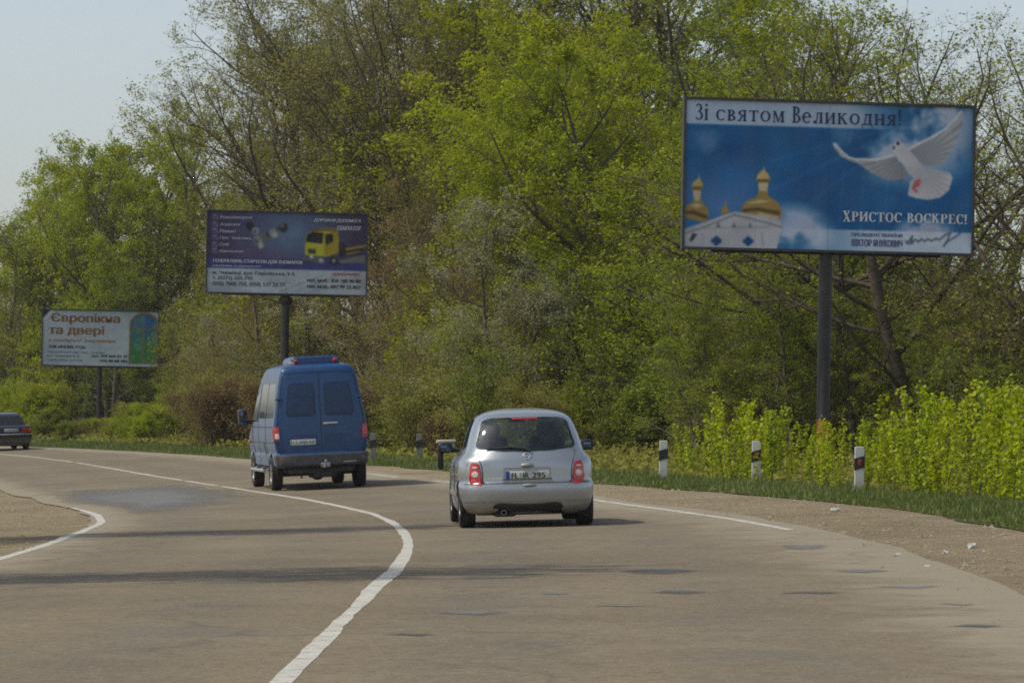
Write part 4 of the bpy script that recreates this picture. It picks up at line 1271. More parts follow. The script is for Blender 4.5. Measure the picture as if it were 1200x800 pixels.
# bushes
mt('bush_a', 33, 3.4, 1.6, 'leaf_bright', 'bark_grey', stems=6, limbs=9, m2=5, m3=5, m4=0, leaves=9, lsize=.095, cb=.10, trunk_r=.05, lspread=.10)
mt('bush_b', 34, 3.2, 1.5, 'leaf_green', 'bark_grey', stems=6, limbs=9, m2=5, m3=5, m4=0, leaves=9, lsize=.095, cb=.08, trunk_r=.05, lspread=.10)
mt('bush_c', 35, 3.6, 1.5, 'leaf_olive', 'bark_brown', stems=7, limbs=9, m2=5, m3=5, m4=0, leaves=6, lsize=.08, cb=.10, trunk_r=.05)
mt('brush', 36, 2.6, 1.1, 'leaf_rust', 'bark_brown', stems=9, limbs=9, m2=6, m3=5, m4=0, leaves=2, lsize=.06, cb=.12, trunk_r=.04, ang=(35, 35, 35, 35), trop=(.05, .12, .08, .05))
def make_shoot(key, seed, H):
    r = np.random.default_rng(seed)
    n = r.integers(2, 4)
    st = np.c_[r.normal(0, .10, (n, 2)), np.full(n, -.1)]
    P, D, RR = grow(st, unit(np.c_[r.normal(0, .09, (n, 2)), np.ones(n)]), H * (.75 + .25 * r.random(n)), np.full(n, .012), 8, .03, .05, r)
    P[0] *= H / max(P[0, -1, 2], .1)
    p, d, ln, rad = spawn(P, D, RR, np.full(n, H), 11, .05, 38, .13, r, lenprof=lambda t: 1.3 - t)
    P1, D1, RR1 = grow(p, d, ln, np.full(len(p), .005), 3, .1, .1, r)
    V, F = join([tubes(P, RR, 5), tubes(P1, RR1, 3)])
    T = raw_mesh('stem', V, F)
    C = np.vstack([at_t(P, r.random((n, 70))).reshape(-1, 3), at_t(P1, r.random((len(P1), 9))).reshape(-1, 3)])
    C += r.normal(0, .045, C.shape); C = C[C[:, 2] > .08]
    LV, LF = leaf_quads(C, .090, r, up=.7, asp=.75)
    Cm = raw_mesh('leaves', LV, LF)
    T.materials.append(M['bark_grey']); Cm.materials.append(M['leaf_shoot'])
    PROTO[key] = (T, Cm, float(LV[:, 2].max()))
    tris[key] = len(F) * 2 + len(LF) * 2
for k in range(6): make_shoot('shoot_%d' % k, 50 + k, 2.0)
print('tree tris', sum(tris.values()), tris)

rt = np.random.default_rng(5)
def plant(name, key, x, y, height, label, cat, group=None, wide=1.0, rot=None, part=('trunk', 'crown'), tilt=0.0):
    T, C, top = PROTO[key]
    s = height / top
    z = gz(x, y)
    o = empty(name, (x, y, z), (R(tilt * rt.normal()), R(tilt * rt.normal()), rt.random() * 6.283 if rot is None else R(rot)))
    o.scale = (s * wide, s * wide, s)
    tag(o, label, cat, group)
    for nm, me in zip(part, (T, C)):
        c = bpy.data.objects.new(nm, me); COL.objects.link(c); c.parent = o
    return o

# landmarks by direction, to say where a tree stands
def landmark(px):
    for lim, t in ((50, 'above dark saloon car'), (190, 'behind white billboard'), (238, 'between white and purple billboards'), (335, 'behind purple billboard, sedan side'), (440, 'behind purple billboard, hatchback side'), (520, 'between van and hatchback'),
                   (610, 'above hatchback, driver side'), (700, 'above hatchback, passenger side'), (800, 'beside blue billboard, church side'), (970, 'behind church half of blue billboard'), (1145, 'behind dove half of blue billboard')):
        if px < lim: return t
    return 'past the dove end of blue billboard'
LOOK = {'maple': 'bright leafy tree', 'green': 'fresh green tree', 'olive': 'dull olive tree', 'bud': 'tall barely leafed tree', 'rust': 'reddish-brown budding tree',
        'pale': 'white-green blossoming tree', 'open': 'thin-leafed spreading tree', 'thin': 'slender young tree', 'bush': 'leafy bush', 'brush': 'brown leafless brush'}
ROWN = ['at wood edge', 'in second row', 'deep in wood']
ORD = 'first second third fourth fifth sixth seventh eighth ninth tenth eleventh twelfth thirteenth fourteenth fifteenth sixteenth seventeenth eighteenth nineteenth twentieth twenty-first twenty-second twenty-third twenty-fourth twenty-fifth twenty-sixth'.split()
def settle_labels():
    """things that would share a label are told apart by their order across the picture"""
    by = {}
    for o in COL.objects:
        if o.parent is None and o.get('group') and o.get('label'): by.setdefault(o['label'], []).append(o)
    for lab, os_ in by.items():
        if len(os_) < 2 or len(os_) > len(ORD): continue
        os_.sort(key=lambda o: o.location.x / o.location.y)
        for k, o in enumerate(os_): o['label'] = f'{lab}, {ORD[k]} from left'
def skyline(px):
    return np.interp(px, [-60, 0, 40, 100, 165, 200, 250, 285, 350, 700, 800, 950, 1000, 1100, 1200, 1300], [260, 228, 184, 148, 118, 80, 10, -50, -120, -120, -110, -60, -30, 0, -10, 0])
def horizon(px): return 491 + (px - 600) * math.tan(R(1))
def px_of(x, y): return 600 + 4400 * x / y

seen = {}
def put(key, x, y, height, row, wide=1.0, rot=None, name=None):
    kind = key.split('_')[0]
    px = px_of(x, y)
    nm = name or {'bush': 'bush', 'brush': 'brushwood'}.get(kind, 'tree')
    cat = {'bush': 'bush', 'brush': 'bush'}.get(kind, 'tree')
    look = LOOK[kind]
    if key == 'bush_a': look = 'bright green bush'
    if key == 'bush_b': look = 'mid-green bush'
    if key == 'bush_c': look = 'thin olive bush'
    lab = f'{look} {ROWN[row]}, {landmark(px)}'
    return plant(nm, key, x, y, height, lab, cat, {'tree': 'trees of the roadside wood', 'bush': 'bushes along the edge of the wood'}[cat], wide, rot, tilt=2.0)

FRONT = catmull([(18, 72), (13.2, 82), (9.5, 92), (6.5, 105), (4.0, 120), (0.3, 137), (-4.5, 148), (-9.5, 153), (-14.0, 166), (-18.5, 184), (-23, 203), (-31, 213), (-44, 222)], 1.0)
BOARDS = [(242, 434, 345, 141), (50, 178, 428, 197), (318, 356, 426, 138.5), (800, 1148, 292, 78)]     # what the boards hide: nothing tall grows in front of them
def clear(px, y, h, rad):
    for (a, b, py, Y) in BOARDS:
        r_ = rad / y * 4400
        if y - rad < Y and px + r_ > a and px - r_ < b:
            h = min(h, (horizon(px) - py) / 4400 * y + 1.0)
    return h
# kinds that show in each stretch of the photo, from right to left
def kinds(px, row):
    if px > 960: return ['open_a', 'open_b', 'open_a', 'green_b'] if row == 0 else ['open_b', 'open_a']
    if px > 780: return ['maple_b', 'green_a', 'open_b', 'maple_a']
    if px > 560: return ['maple_a', 'maple_b', 'green_a', 'maple_a'] if row < 2 else ['maple_b', 'bud_b', 'olive_a']
    if px > 440: return ['pale_a', 'rust_a', 'green_b', 'olive_b'] if row == 0 else ['bud_a', 'bud_b', 'rust_a', 'olive_a']
    if px > 280: return ['olive_b', 'rust_a', 'pale_a', 'green_b'] if row == 0 else ['bud_a', 'olive_a', 'bud_b', 'olive_b']
    if px > 170: return ['olive_a', 'green_b', 'maple_b', 'olive_b'] if row == 0 else ['bud_b', 'bud_a', 'maple_b', 'olive_a']
    return ['maple_a', 'green_a', 'maple_b', 'olive_a'] if row < 2 else ['olive_a', 'green_a', 'maple_b']
dn = np.gradient(FRONT, axis=0); dn /= np.linalg.norm(dn, axis=1)[:, None]
for row, (off, sp, hf) in enumerate([(1.5, 4.4, .68), (7.0, 4.6, .92), (13.5, 4.8, 1.08)]):
    S_ = resample(FRONT, int(np.linalg.norm(np.diff(FRONT, axis=0), axis=1).sum() / sp))
    for j, p in enumerate(S_):
        d = S_[min(j + 1, len(S_) - 1)] - S_[max(j - 1, 0)]; d = d / np.linalg.norm(d)
        nrm = np.array([d[1], -d[0]])
        if nrm[1] < 0: nrm = -nrm
        q = p + nrm * off + rt.normal(0, .8, 2)
        px = px_of(*q)
        if px < -70 or px > 1290: continue
        K = kinds(px, row)
        key = K[int(rt.integers(len(K)))]
        if row == 2 and px > 1000: continue
        pr_ = px - 4.0 / q[1] * 4400 if px < 500 else px
        lim = (horizon(px) - skyline(pr_)) / 4400 * q[1] + 1.4 - gz(*q)
        if px > 960:
            if row == 1: continue
            key = ['green_b', 'green_a', 'olive_b'][int(rt.integers(3))]; lim *= .62
        h = lim * hf * (.86 + .2 * rt.random())
        if key.startswith('pale'): h = min(h, 8.5)
        if key.startswith('rust'): h = min(h, 11)
        h2 = clear(px, q[1], h, h * .46)
        if h2 < h * .75: continue
        put(key, q[0], q[1], h, row, wide=1.25)
for (px, Y, top, key, wd) in ((985, 96, -15, 'open_a', 1.3), (1075, 90, 5, 'open_b', 1.35), (1150, 98, -5, 'open_a', 1.3), (1205, 88, 20, 'open_b', 1.3), (1105, 106, -5, 'open_a', 1.3), (1165, 110, 10, 'open_b', 1.3), (1030, 108, -20, 'open_b', 1.2), (130, 206, 150, 'maple_a', .8), (205, 208, 95, 'maple_b', .9), (75, 222, 172, 'maple_a', 1.2), (890, 104, -40, 'maple_b', 1.2), (1020, 110, 260, 'green_b', 1.3), (1110, 116, 290, 'green_a', 1.3), (1190, 112, 345, 'olive_b', 1.3), (840, 93, 300, 'green_a', 1.3), (885, 97, 320, 'olive_b', 1.3), (925, 92, 315, 'green_b', 1.4), (965, 99, 300, 'green_a', 1.3), (1000, 92, 335, 'green_b', 1.4), (1045, 95, 320, 'olive_a', 1.4), (1085, 90, 345, 'green_a', 1.4), (1130, 94, 330, 'green_b', 1.4), (1170, 90, 350, 'green_a', 1.4), (1210, 93, 340, 'olive_b', 1.4),
                              (115, 214, 150, 'maple_a', 1.3), (70, 216, 180, 'maple_b', 1.3), (160, 216, 132, 'maple_a', 1.2), (262, 194, 118, 'maple_b', .6), (20, 214, 232, 'green_a', 1.3), (300, 186, 140, 'maple_a', .7),
                              (345, 168, -60, 'bud_b', 1.1), (470, 160, -70, 'bud_a', 1.25), (540, 158, -60, 'bud_b', 1.2), (400, 172, -60, 'bud_a', 1.2), (300, 178, -10, 'bud_b', 1.0),
                              (650, 136, 60, 'maple_a', 1.0), (735, 122, 20, 'maple_a', 1.15), (590, 142, 40, 'maple_b', .95), (590, 111, 215, 'pale_a', 1.15), (500, 146, 190, 'rust_a', 1.3), (455, 148, 230, 'rust_a', 1.2), (525, 133, 235, 'rust_a', 1.1), (480, 138, 290, 'rust_a', 1.2), (560, 128, 300, 'olive_b', 1.0), (470, 143, 330, 'pale_a', .8), (545, 140, 160, 'bud_b', .9), (430, 150, 120, 'bud_a', 1.0), (252, 172, 350, 'pale_a', .9)):
    x = (px - 600) / 4400 * Y
    h = (horizon(px) - top) / 4400 * Y + 1.4 - gz(x, Y)
    put(key, x, Y, h, 0 if Y < 100 else 1, wide=wd)
# bushes in front and between
for row, (off, sp) in enumerate([(-1.4, 2.8), (.4, 2.4), (2.6, 1.9), (5.0, 2.2)]):
    S_ = resample(FRONT, int(np.linalg.norm(np.diff(FRONT, axis=0), axis=1).sum() / sp))
    for j, p in enumerate(S_):
        d = S_[min(j + 1, len(S_) - 1)] - S_[max(j - 1, 0)]; d = d / np.linalg.norm(d)
        nrm = np.array([d[1], -d[0]])
        if nrm[1] < 0: nrm = -nrm
        q = p + nrm * (off + rt.normal(0, .9)) + d * rt.normal(0, .9)
        px = px_of(*q)
        if px < -40 or px > 1260: continue
        u = rt.random()
        if row < 2:
            if 225 < px < 330: key = ['brush', 'brush', 'bush_c', 'thin_c'][int(u * 4)]
            elif px > 800: key = ['bush_b', 'bush_c', 'thin_a'][int(u * 3)]
            else: key = ['bush_a', 'bush_b', 'bush_c', 'brush' if px < 560 else 'bush_b', 'thin_a', 'thin_b', 'bush_a'][int(u * 7)]
        else: key = (['thin_a', 'thin_c', 'bush_b'] if px > 800 else ['thin_a', 'thin_b', 'thin_c', 'thin_c'] if px > 330 or px < 220 else ['thin_c', 'thin_a', 'brush'])[int(u * (3 if px > 800 or 220 <= px <= 330 else 4))]
        h = (.9 + 2.2 * rt.random() ** 1.3) * (1, 1.25, 1.5, 1.6)[row]
        if key.startswith('thin'): h = 2.8 + 5.5 * rt.random() ** 1.3
        h = clear(px, q[1], h, 1.0)
        if 60 < px < 205:
            h = min(h, (horizon(px) - (488 if px < 150 else 470)) / 4400 * q[1] + 1.2)
            if key == 'brush' or key.startswith('thin'): key = 'bush_a'
        put(key, q[0], q[1], max(h, .7), min(row, 1), wide=1.0 + .3 * rt.random())
# brush along the back of the verge, and bushes that close the view under the trees
VBw = VB[(VB[:, 1] > 84) & (VB[:, 1] < 200)]
for row in range(3):
    for p in resample(VBw, 56):
        q = p + np.array([1.6 + row * 1.5, 1.8 + row * 2.2]) + rt.normal(0, .7, 2)
        px = px_of(*q)
        if px < -30 or px > 640: continue
        u = rt.random()
        if 205 < px < 340: key = ['brush', 'brush', 'bush_c', 'brush'][int(u * 4)]
        elif px < 205: key = ['bush_a', 'bush_b', 'bush_a', 'bush_c'][int(u * 4)]
        else: key = ['bush_c', 'bush_c', 'thin_c', 'brush', 'bush_b', 'thin_a'][int(u * 6)]
        h = (1.0 + 1.9 * rt.random()) if not key.startswith('thin') else 3 + 2.5 * rt.random()
        h = clear(px, q[1], h, 1.0)
        if 60 < px < 205: h = min(h, (horizon(px) - (490 if px < 150 else 474)) / 4400 * q[1] + 1.2)
        if h < .55: continue
        put(key, q[0], q[1], h, 0, wide=1.1 + .3 * rt.random())
for off in (9.0, 13.0):
    for p in resample(FRONT, 64):
        q = p + np.array([.45, .9]) * off + rt.normal(0, .8, 2)
        px = px_of(*q)
        if px < -40 or px > 1240: continue
        key = ['bush_b', 'thin_a', 'bush_c', 'thin_c'][int(rt.random() * 4)]
        put(key, q[0], q[1], (2.6 + 1.5 * rt.random()) * (1.6 if key.startswith('thin') else 1), 2, wide=1.4)

# young shoots behind the marker posts
VBs = VB[(VB[:, 1] > 50) & (VB[:, 1] < 80)]
k = 0
for row in range(3):
    for p in resample(VBs, 46):
        q = p + np.array([.50 + row * .8, .85 + row * 1.1]) + rt.normal(0, .2, 2)
        px = px_of(*q)
        if px < 790 or px > 1225 or rt.random() < .27: continue
        h = np.interp(px, [790, 840, 900, 960, 1035, 1055, 1120, 1200], [1.3, 1.75, 1.65, 1.4, 1.3, 1.85, 2.0, 1.9]) * (.46 + .60 * rt.random() ** .8)
        where = 'before middle marker post' if px < 880 else 'between middle post and billboard pole' if px < 960 else 'between billboard pole and nearest post' if px < 1015 else 'past nearest marker post' if px < 1100 else 'at the photo edge'
        tier = ['front', 'second', 'third', 'rear'][row]
        plant('young_shoot', 'shoot_%d' % (k % 6), q[0], q[1], h, f'young shoot, {tier} line, {where}', 'shrub', 'young shoots growing behind the verge', 1.0, part=('stem', 'leaves'), tilt=4)
        k += 1

# low leafy undergrowth that closes the foot of the wood
ru = np.random.default_rng(91)
fa = VB[(VB[:, 1] > 60) & (VB[:, 1] < 210)] + np.array([.25, .2]); fb = FRONT[(FRONT[:, 1] > 74)] + np.array([1.5, 2.0])
Pq, tq = scatter_between(fa, fb, 60000, ru, 0.0, 1.0)
px_ = px_of(Pq[:, 0], Pq[:, 1]); ok = (px_ > -20) & (px_ < 1230)
Pq, tq = Pq[ok], tq[ok]
lump = .5 + .5 * np.sin(Pq[:, 0] * 1.3 + 2 * np.sin(Pq[:, 1] * .35)) * np.sin(Pq[:, 1] * .5 + Pq[:, 0] * .6)
hh = (.10 + .60 * lump * (.3 + .7 * np.clip(tq * 2, 0, 1))) * ru.random(len(Pq)) ** .8
Cq = np.c_[Pq, ground_z(Pq[:, 0], Pq[:, 1]) + .05 + hh]
LV, LF = leaf_quads(Cq, .13, ru, up=.6)
tag(link('undergrowth', raw_mesh('undergrowth', LV, LF), M['leaf_olive']), 'low olive undergrowth along the foot of the roadside wood', 'undergrowth', kind='stuff')

# roadside trees on the other side of the road: only their shadows reach the picture
for k, (x, y, h, key, wd) in enumerate(((-8.1, 32.2, 12.5, 'maple_a', .46), (-9.6, 46.6, 12.5, 'maple_b', .42), (-10.5, 31.4, 15, 'maple_b', .40), (-12.0, 46.0, 15.5, 'maple_a', .40), (-14, 30.6, 17.5, 'green_a', .42), (-15.5, 45.2, 18.0, 'green_b', .42))):
    plant('tree', key, x, y, h, 'leafy roadside tree casting its shadow over the near road', 'tree', 'trees across the road', wd)

# ------------------------------------------------------------------ billboards
class Print:
    """a flat print: one colour per point of a fine grid"""
    def __init__(s, w, h):
        s.w, s.h = w, h
        s.X, s.Y = np.meshgrid(np.linspace(0, 1, w), np.linspace(0, 1, h))
        s.a = np.zeros((h, w, 3))
    def noise(s, cells, seed, octaves=4):
        r = np.random.default_rng(seed); out = np.zeros((s.h, s.w)); amp = 1; tot = 0
        for o in range(octaves):
            n = cells * 2 ** o; g = r.random((n + 2, 2 * n + 2))
            x, y = s.X * 2 * n, s.Y * n; i, j = y.astype(int), x.astype(int); fy, fx = y - i, x - j
            fy, fx = fy * fy * (3 - 2 * fy), fx * fx * (3 - 2 * fx)
            out += amp * ((g[i, j] * (1 - fx) + g[i, j + 1] * fx) * (1 - fy) + (g[i + 1, j] * (1 - fx) + g[i + 1, j + 1] * fx) * fy)
            tot += amp; amp *= .5
        return out / tot
    def mask(s, P):
        P = np.asarray(P, float); acc = np.zeros((s.h, s.w))
        for dx, dy in ((-.3, -.3), (.3, -.3), (-.3, .3), (.3, .3)):
            X, Y = s.X + dx / s.w, s.Y + dy / s.h; c = np.zeros((s.h, s.w), bool)
            for (x0, y0), (x1, y1) in zip(P, np.roll(P, -1, 0)):
                if y0 == y1: continue
                c ^= ((Y > y0) != (Y > y1)) & (X < (x1 - x0) * (Y - y0) / (y1 - y0) + x0)
            acc += c
        return acc / 4
    def put(s, m, c):
        m = np.clip(m, 0, 1)[..., None]; c = np.asarray(c, float)
        if c.ndim == 1: c = c[None, None, :] / 255.0
        s.a = s.a * (1 - m) + c * m
    def poly(s, P, c, k=1.0): s.put(s.mask(P) * k, c)
    def ell(s, cx, cy, rx, ry, c, k=1.0, soft=0.15):
        d = ((s.X - cx) / rx) ** 2 + ((s.Y - cy) / ry) ** 2
        s.put(np.clip((1 + soft - d) / (2 * soft), 0, 1) * k, c)
    def line(s, pts, wd, c, asp=2.0, k=1.0):
        for (x0, y0), (x1, y1) in zip(pts[:-1], pts[1:]):
            dx, dy = (x1 - x0) * asp, y1 - y0; L = max(dx * dx + dy * dy, 1e-9)
            t = np.clip(((s.X - x0) * asp * dx + (s.Y - y0) * dy) / L, 0, 1)
            d = np.hypot((s.X - x0) * asp - t * dx, (s.Y - y0) - t * dy)
            s.put(np.clip((wd - d) / (wd * .6), 0, 1) * k, c)
    def build(s, name, W, H, y, parent, mat, curl=None):
        for _ in range(2):       # the print is a photograph: no hard edges
            q = np.pad(s.a, ((1, 1), (1, 1), (0, 0)), 'edge')
            s.a = (q[1:-1, 1:-1] * 4 + (q[:-2, 1:-1] + q[2:, 1:-1] + q[1:-1, :-2] + q[1:-1, 2:]) * 2 + q[:-2, :-2] + q[:-2, 2:] + q[2:, :-2] + q[2:, 2:]) / 16
        s.a = s.a * (0.94 + 0.12 * s.noise(8, 77, 4)[..., None])
        for k in (1, 2, 3):      # joints of the pasted sheets
            s.a = s.a * (1 - .10 * (np.abs(s.X - k / 4 - .004 * np.sin(k * 5)) < .6 / s.w)[..., None])
        V = np.stack([(s.X - .5) * W, np.full_like(s.X, y), (.5 - s.Y) * H], -1)
        V[..., 1] -= 0.006 * np.sin(s.X * 9 + s.Y * 4) * np.sin(s.Y * 7)
        if curl is not None: V = curl(V, s.X, s.Y)
        i = np.arange(s.h - 1)[:, None] * s.w + np.arange(s.w - 1)[None]
        me = raw_mesh(name, V.reshape(-1, 3), np.stack([i, i + s.w, i + s.w + 1, i + 1], -1).reshape(-1, 4))
        c = np.clip(s.a, 0, 1); lin = np.where(c <= .04045, c / 12.92, ((c + .055) / 1.055) ** 2.4)
        at = me.attributes.new('print', 'FLOAT_COLOR', 'POINT')
        at.data.foreach_set('color', np.concatenate([lin, np.ones((s.h, s.w, 1))], -1).astype(np.float32).ravel())
        me.shade_smooth()
        return link(name, me, mat, parent)

# serif letters: thick stems, thin joins, bracket serifs
def serif_glyphs(s):
    V = []; F = []
    T, t_, sl_ = .15, .055, .07
    def quad(p):
        b = len(V); V.extend(p); F.append(tuple(range(b, b + len(p))))
    def stem(x, y0, y1, x2=None, w=T, ser=(1, 1)):
        x2 = x if x2 is None else x2
        quad([(x - w / 2, y0), (x + w / 2, y0), (x2 + w / 2, y1), (x2 - w / 2, y1)])
        for yy, xx, on, sg in ((y0, x, ser[0], 1), (y1, x2, ser[1], -1)):
            if on: quad([(xx - w / 2 - sl_, yy), (xx + w / 2 + sl_, yy), (xx + w / 2 + sl_, yy + sg * .035), (xx + w / 2, yy + sg * .065), (xx - w / 2, yy + sg * .065), (xx - w / 2 - sl_, yy + sg * .035)])
    def bar(x0, x1, y, h=t_): quad([(x0, y - h / 2), (x1, y - h / 2), (x1, y + h / 2), (x0, y + h / 2)])
    def arc(cx, cy, rx, ry, a0, a1, tx=T, ty=t_, n=18):
        q = []
        for k in range(n + 1):
            a = R(a0 + (a1 - a0) * k / n); c, si = math.cos(a), math.sin(a)
            q.append(((cx + rx * c, cy + ry * si), (cx + (rx - tx) * c, cy + (ry - ty) * si)))
        for (o1, i1), (o2, i2) in zip(q[:-1], q[1:]): quad([i1, o1, o2, i2])
    x = 0.0
    def lower(ch):
        return ch.islower()
    for ch in s:
        b0 = len(V); h = 1.0 if not lower(ch) else .68
        U = ch.upper()
        if ch == ' ': x += .42; continue
        if ch == '!':
            quad([(.06, .28), (.13, .28), (.19, 1.0), (0, 1.0)]); arc(.095, .08, .085, .085, 0, 360, .085, .085, 12); wd = .19
        elif U == 'З': arc(.22, h * .75, .25, h * .25, -90, 150); arc(.24, h * .27, .29, h * .27, -150, 90); bar(.15, .26, h * .52); wd = .52
        elif ch == 'і': stem(.13, 0, h, ser=(1, 1)); arc(.13, .92, .085, .085, 0, 360, .085, .085, 12); wd = .26
        elif U == 'С': arc(.36, h / 2, .36, h / 2, 42, 318); quad([(.60, h * .68), (.65, h * .68), (.65, h * .98), (.62, h * .98)]); wd = .66
        elif U == 'О': arc(.37, h / 2, .37, h / 2, 0, 360); wd = .74
        elif U == 'В':
            stem(.14, 0, h); arc(.24, h * .75, .29, h * .25, -90, 90); arc(.24, h * .26, .36, h * .26, -90, 90); bar(.14, .26, h - .03); bar(.14, .26, .03); bar(.14, .26, h * .51); wd = .60
        elif U == 'Я': stem(.50, 0, h); arc(.36, h * .74, .32, h * .26, 90, 270); bar(.34, .5, h - .03); bar(.34, .5, h * .49); stem(.09, 0, h * .5, .34, ser=(1, 0), w=.12); wd = .66
        elif U == 'Т': stem(.33, 0, h, ser=(1, 0)); bar(.0, .66, h - .03); quad([(0, h * .74), (.04, h * .74), (.07, h), (0, h)]); quad([(.66, h * .74), (.62, h * .74), (.59, h), (.66, h)]); wd = .66
        elif U == 'М': stem(.10, 0, h, w=.06); stem(.72, 0, h); quad([(.06, h), (.22, h), (.45, .06), (.38, .0)]); quad([(.38, 0), (.43, .0), (.72, h), (.64, h)]); wd = .86
        elif U == 'Е' and ch != 'е': stem(.14, 0, h); bar(.1, .56, h - .03); bar(.1, .58, .03); bar(.14, .42, h * .52); quad([(.53, h), (.56, h), (.56, h * .76), (.545, h * .76)]); quad([(.55, 0), (.60, 0), (.62, h * .26), (.60, h * .26)]); wd = .62
        elif ch == 'е': arc(.33, h / 2, .33, h / 2, 5, 320); bar(.04, .62, h * .55); wd = .64
        elif U == 'Л': stem(.58, 0, h); quad([(.22, 0), (.27, 0), (.36, h), (.28, h)]); bar(.24, .66, h - .03); arc(.12, .09, .10, .10, 0, 360, .1, .1, 10); bar(.1, .25, .02); wd = .72
        elif U == 'И': stem(.12, 0, h); stem(.62, 0, h); quad([(.16, .02), (.16, .13), (.58, h - .02), (.58, h - .13)]); wd = .76
        elif U == 'К': stem(.12, 0, h); quad([(.18, h * .45), (.18, h * .55), (.48, h), (.60, h)]); quad([(.26, h * .58), (.38, h * .62), (.68, 0), (.50, 0)]); bar(.42, .68, h - .02, .04); bar(.44, .74, .02, .04); wd = .72
        elif U == 'Д': stem(.60, .05, h, ser=(0, 1)); quad([(.16, .04), (.22, .04), (.38, h), (.30, h)]); bar(.22, .68, h - .03); bar(0, .78, .03); quad([(0, -.2), (.05, -.2), (.05, .05), (0, .05)]); quad([(.73, -.2), (.78, -.2), (.78, .05), (.73, .05)]); wd = .78
        elif U == 'Н': stem(.12, 0, h); stem(.62, 0, h); bar(.12, .62, h * .52); wd = .76
        elif U == 'Х': stem(.16, h, 0, .58, w=.17); stem(.56, h, 0, .14, w=.06); wd = .74
        elif U == 'Р': stem(.14, 0, h); arc(.26, h * .73, .34, h * .27, -90, 90); bar(.14, .28, h - .03); bar(.14, .28, h * .48); wd = .62
        else: stem(.1, 0, h); wd = .2
        for k in range(b0, len(V)): V[k] = (V[k][0] + x, V[k][1])
        x += wd + (.17 if lower(ch) else .13)
    A = np.array(V); A[:, 0] -= A[:, 0].min(); A[:, 0] /= A[:, 0].max()
    lo = min(0, A[:, 1].min()); A[:, 1] = A[:, 1]
    return A, F

PAPER = poster_mat('printed_banner')
def inkmat(name, c): return simple(name, c, 0.6, var=0.10, scale=2, spec=0.3)
INK = {'navy': inkmat('ink_navy', (.030, .045, .110)), 'white': inkmat('ink_white', (.62, .64, .66)), 'dark': inkmat('ink_dark', (.030, .032, .040)), 'red': inkmat('ink_red', (.42, .05, .035)),
       'brown': inkmat('ink_brown', (.26, .100, .030)), 'orange': inkmat('ink_orange', (.42, .16, .075)), 'lilac': inkmat('ink_lilac', (.48, .50, .60)), 'violet': inkmat('ink_violet', (.10, .11, .25))}

def billboard(x, y, zc, W, H, label, pole_r, pole_n=1, yaw=0.0, rusty=False, collar=False):
    z0 = gz(x, y)
    root = empty('billboard', (x, y, z0), (0, 0, R(yaw)))
    tag(root, label, 'billboard')
    c = zc - z0
    pz = c - H / 2
    mb = MB()
    px = 0.0
    mb.lathe([(.001, -.4), (pole_r, -.4), (pole_r, pz - .02), (.001, pz - .02)], 'Z', 20)
    pole = mb.build('pole', M['pole'], root, smooth=50); pole.location = (px, .16, 0)
    if rusty:
        mb = MB(); mb.lathe([(pole_r + .004, .35), (pole_r + .004, 1.25), (pole_r - .01, 1.32), (pole_r - .01, .35)], 'Z', 20); mb.build('rusty_foot', M['rust'], pole, smooth=50)
    mb = MB(); mb.lathe([(.001, 0), (pole_r * 1.9, 0), (pole_r * 1.9, .04), (pole_r * 1.1, .08), (.001, .08)], 'Z', 20, c=(0, .16, .0)); mb.build('base_plate', M['pole'], pole, smooth=40).location = (0, -.16, .02)
    if collar:
        mb = MB(); mb.lathe([(pole_r, pz - .45), (pole_r * 1.75, pz - .30), (pole_r * 1.75, pz - .18), (pole_r, pz - .10)], 'Z', 16, closed=False); mb.build('collar', M['pole'], pole, smooth=40)
    # frame and the lattice behind the face
    f = 0.05
    mb = MB()
    mb.box((0, -.01, c + H / 2 + f / 2), (W + 2 * f, .16, f)); mb.box((0, -.012, c - H / 2 - f / 2), (W + 2 * f, .16, f))
    mb.box((-W / 2 - f / 2, -.011, c), (f, .158, H)); mb.box((W / 2 + f / 2, -.011, c), (f, .158, H))
    mb.build('frame', M['board_metal'], root, smooth=None)
    mb = MB()
    for k in range(5):
        xx = -W / 2 + W * (k + .5) / 5
        mb.box((xx, .14, c), (.07, .14, H * .96))
    mb.box((0, .25, c - H * .22), (W * .9, .08, .14)); mb.box((0, .25, c + H * .22), (W * .9, .08, .14)); mb.box((0, .23, c - H / 2 - .02), (W * .8, .2, .13))
    mb.build('bracing', M['pole'], root, smooth=None)
    mb = MB(); mb.box((0, .035, c), (W, .03, H)); mb.build('backing_board', M['board_metal'], root, smooth=None)
    return root, c

# ---- big blue Easter greeting
W1, H1 = 5.96, 2.96
b1, c1 = billboard(6.33, 76.0, 6.41, W1, H1, 'largest billboard, blue sky with white dove and golden church domes, on dark pole', .135, rusty=True, yaw=9)
p = Print(420, 210)
def Z1(x, y): px, py = 800 + x / 4.211, 110 + y / 4.211; return ((px - 804.5) / 335.5, (py - 122.5 - (px - 804.5) * .0115) / 166.5)
def Z2(x, y): px, py = 970 + x / 4.211, 110 + y / 4.211; return ((px - 804.5) / 335.5, (py - 122.5 - (px - 804.5) * .0115) / 166.5)
n = p.noise(3, 1); n2 = p.noise(5, 2, 5); X, Y = p.X, p.Y
base = np.zeros_like(p.a); deep = np.array((6, 82, 140)) / 255.; mid = np.array((30, 114, 168)) / 255.; pale = np.array((120, 150, 200)) / 255.
f = np.clip(.25 + 1.1 * (n - .45) + .25 * np.abs(X - .5), 0, 1)[..., None]
p.a = deep * (1 - f) + mid * f
p.put(np.clip((n2 - .34) * 4.0, 0, 1) * np.clip(1 - np.hypot((X - .78) / .30, (Y - .12) / .50), 0, 1) * 2.2, (186, 198, 216))
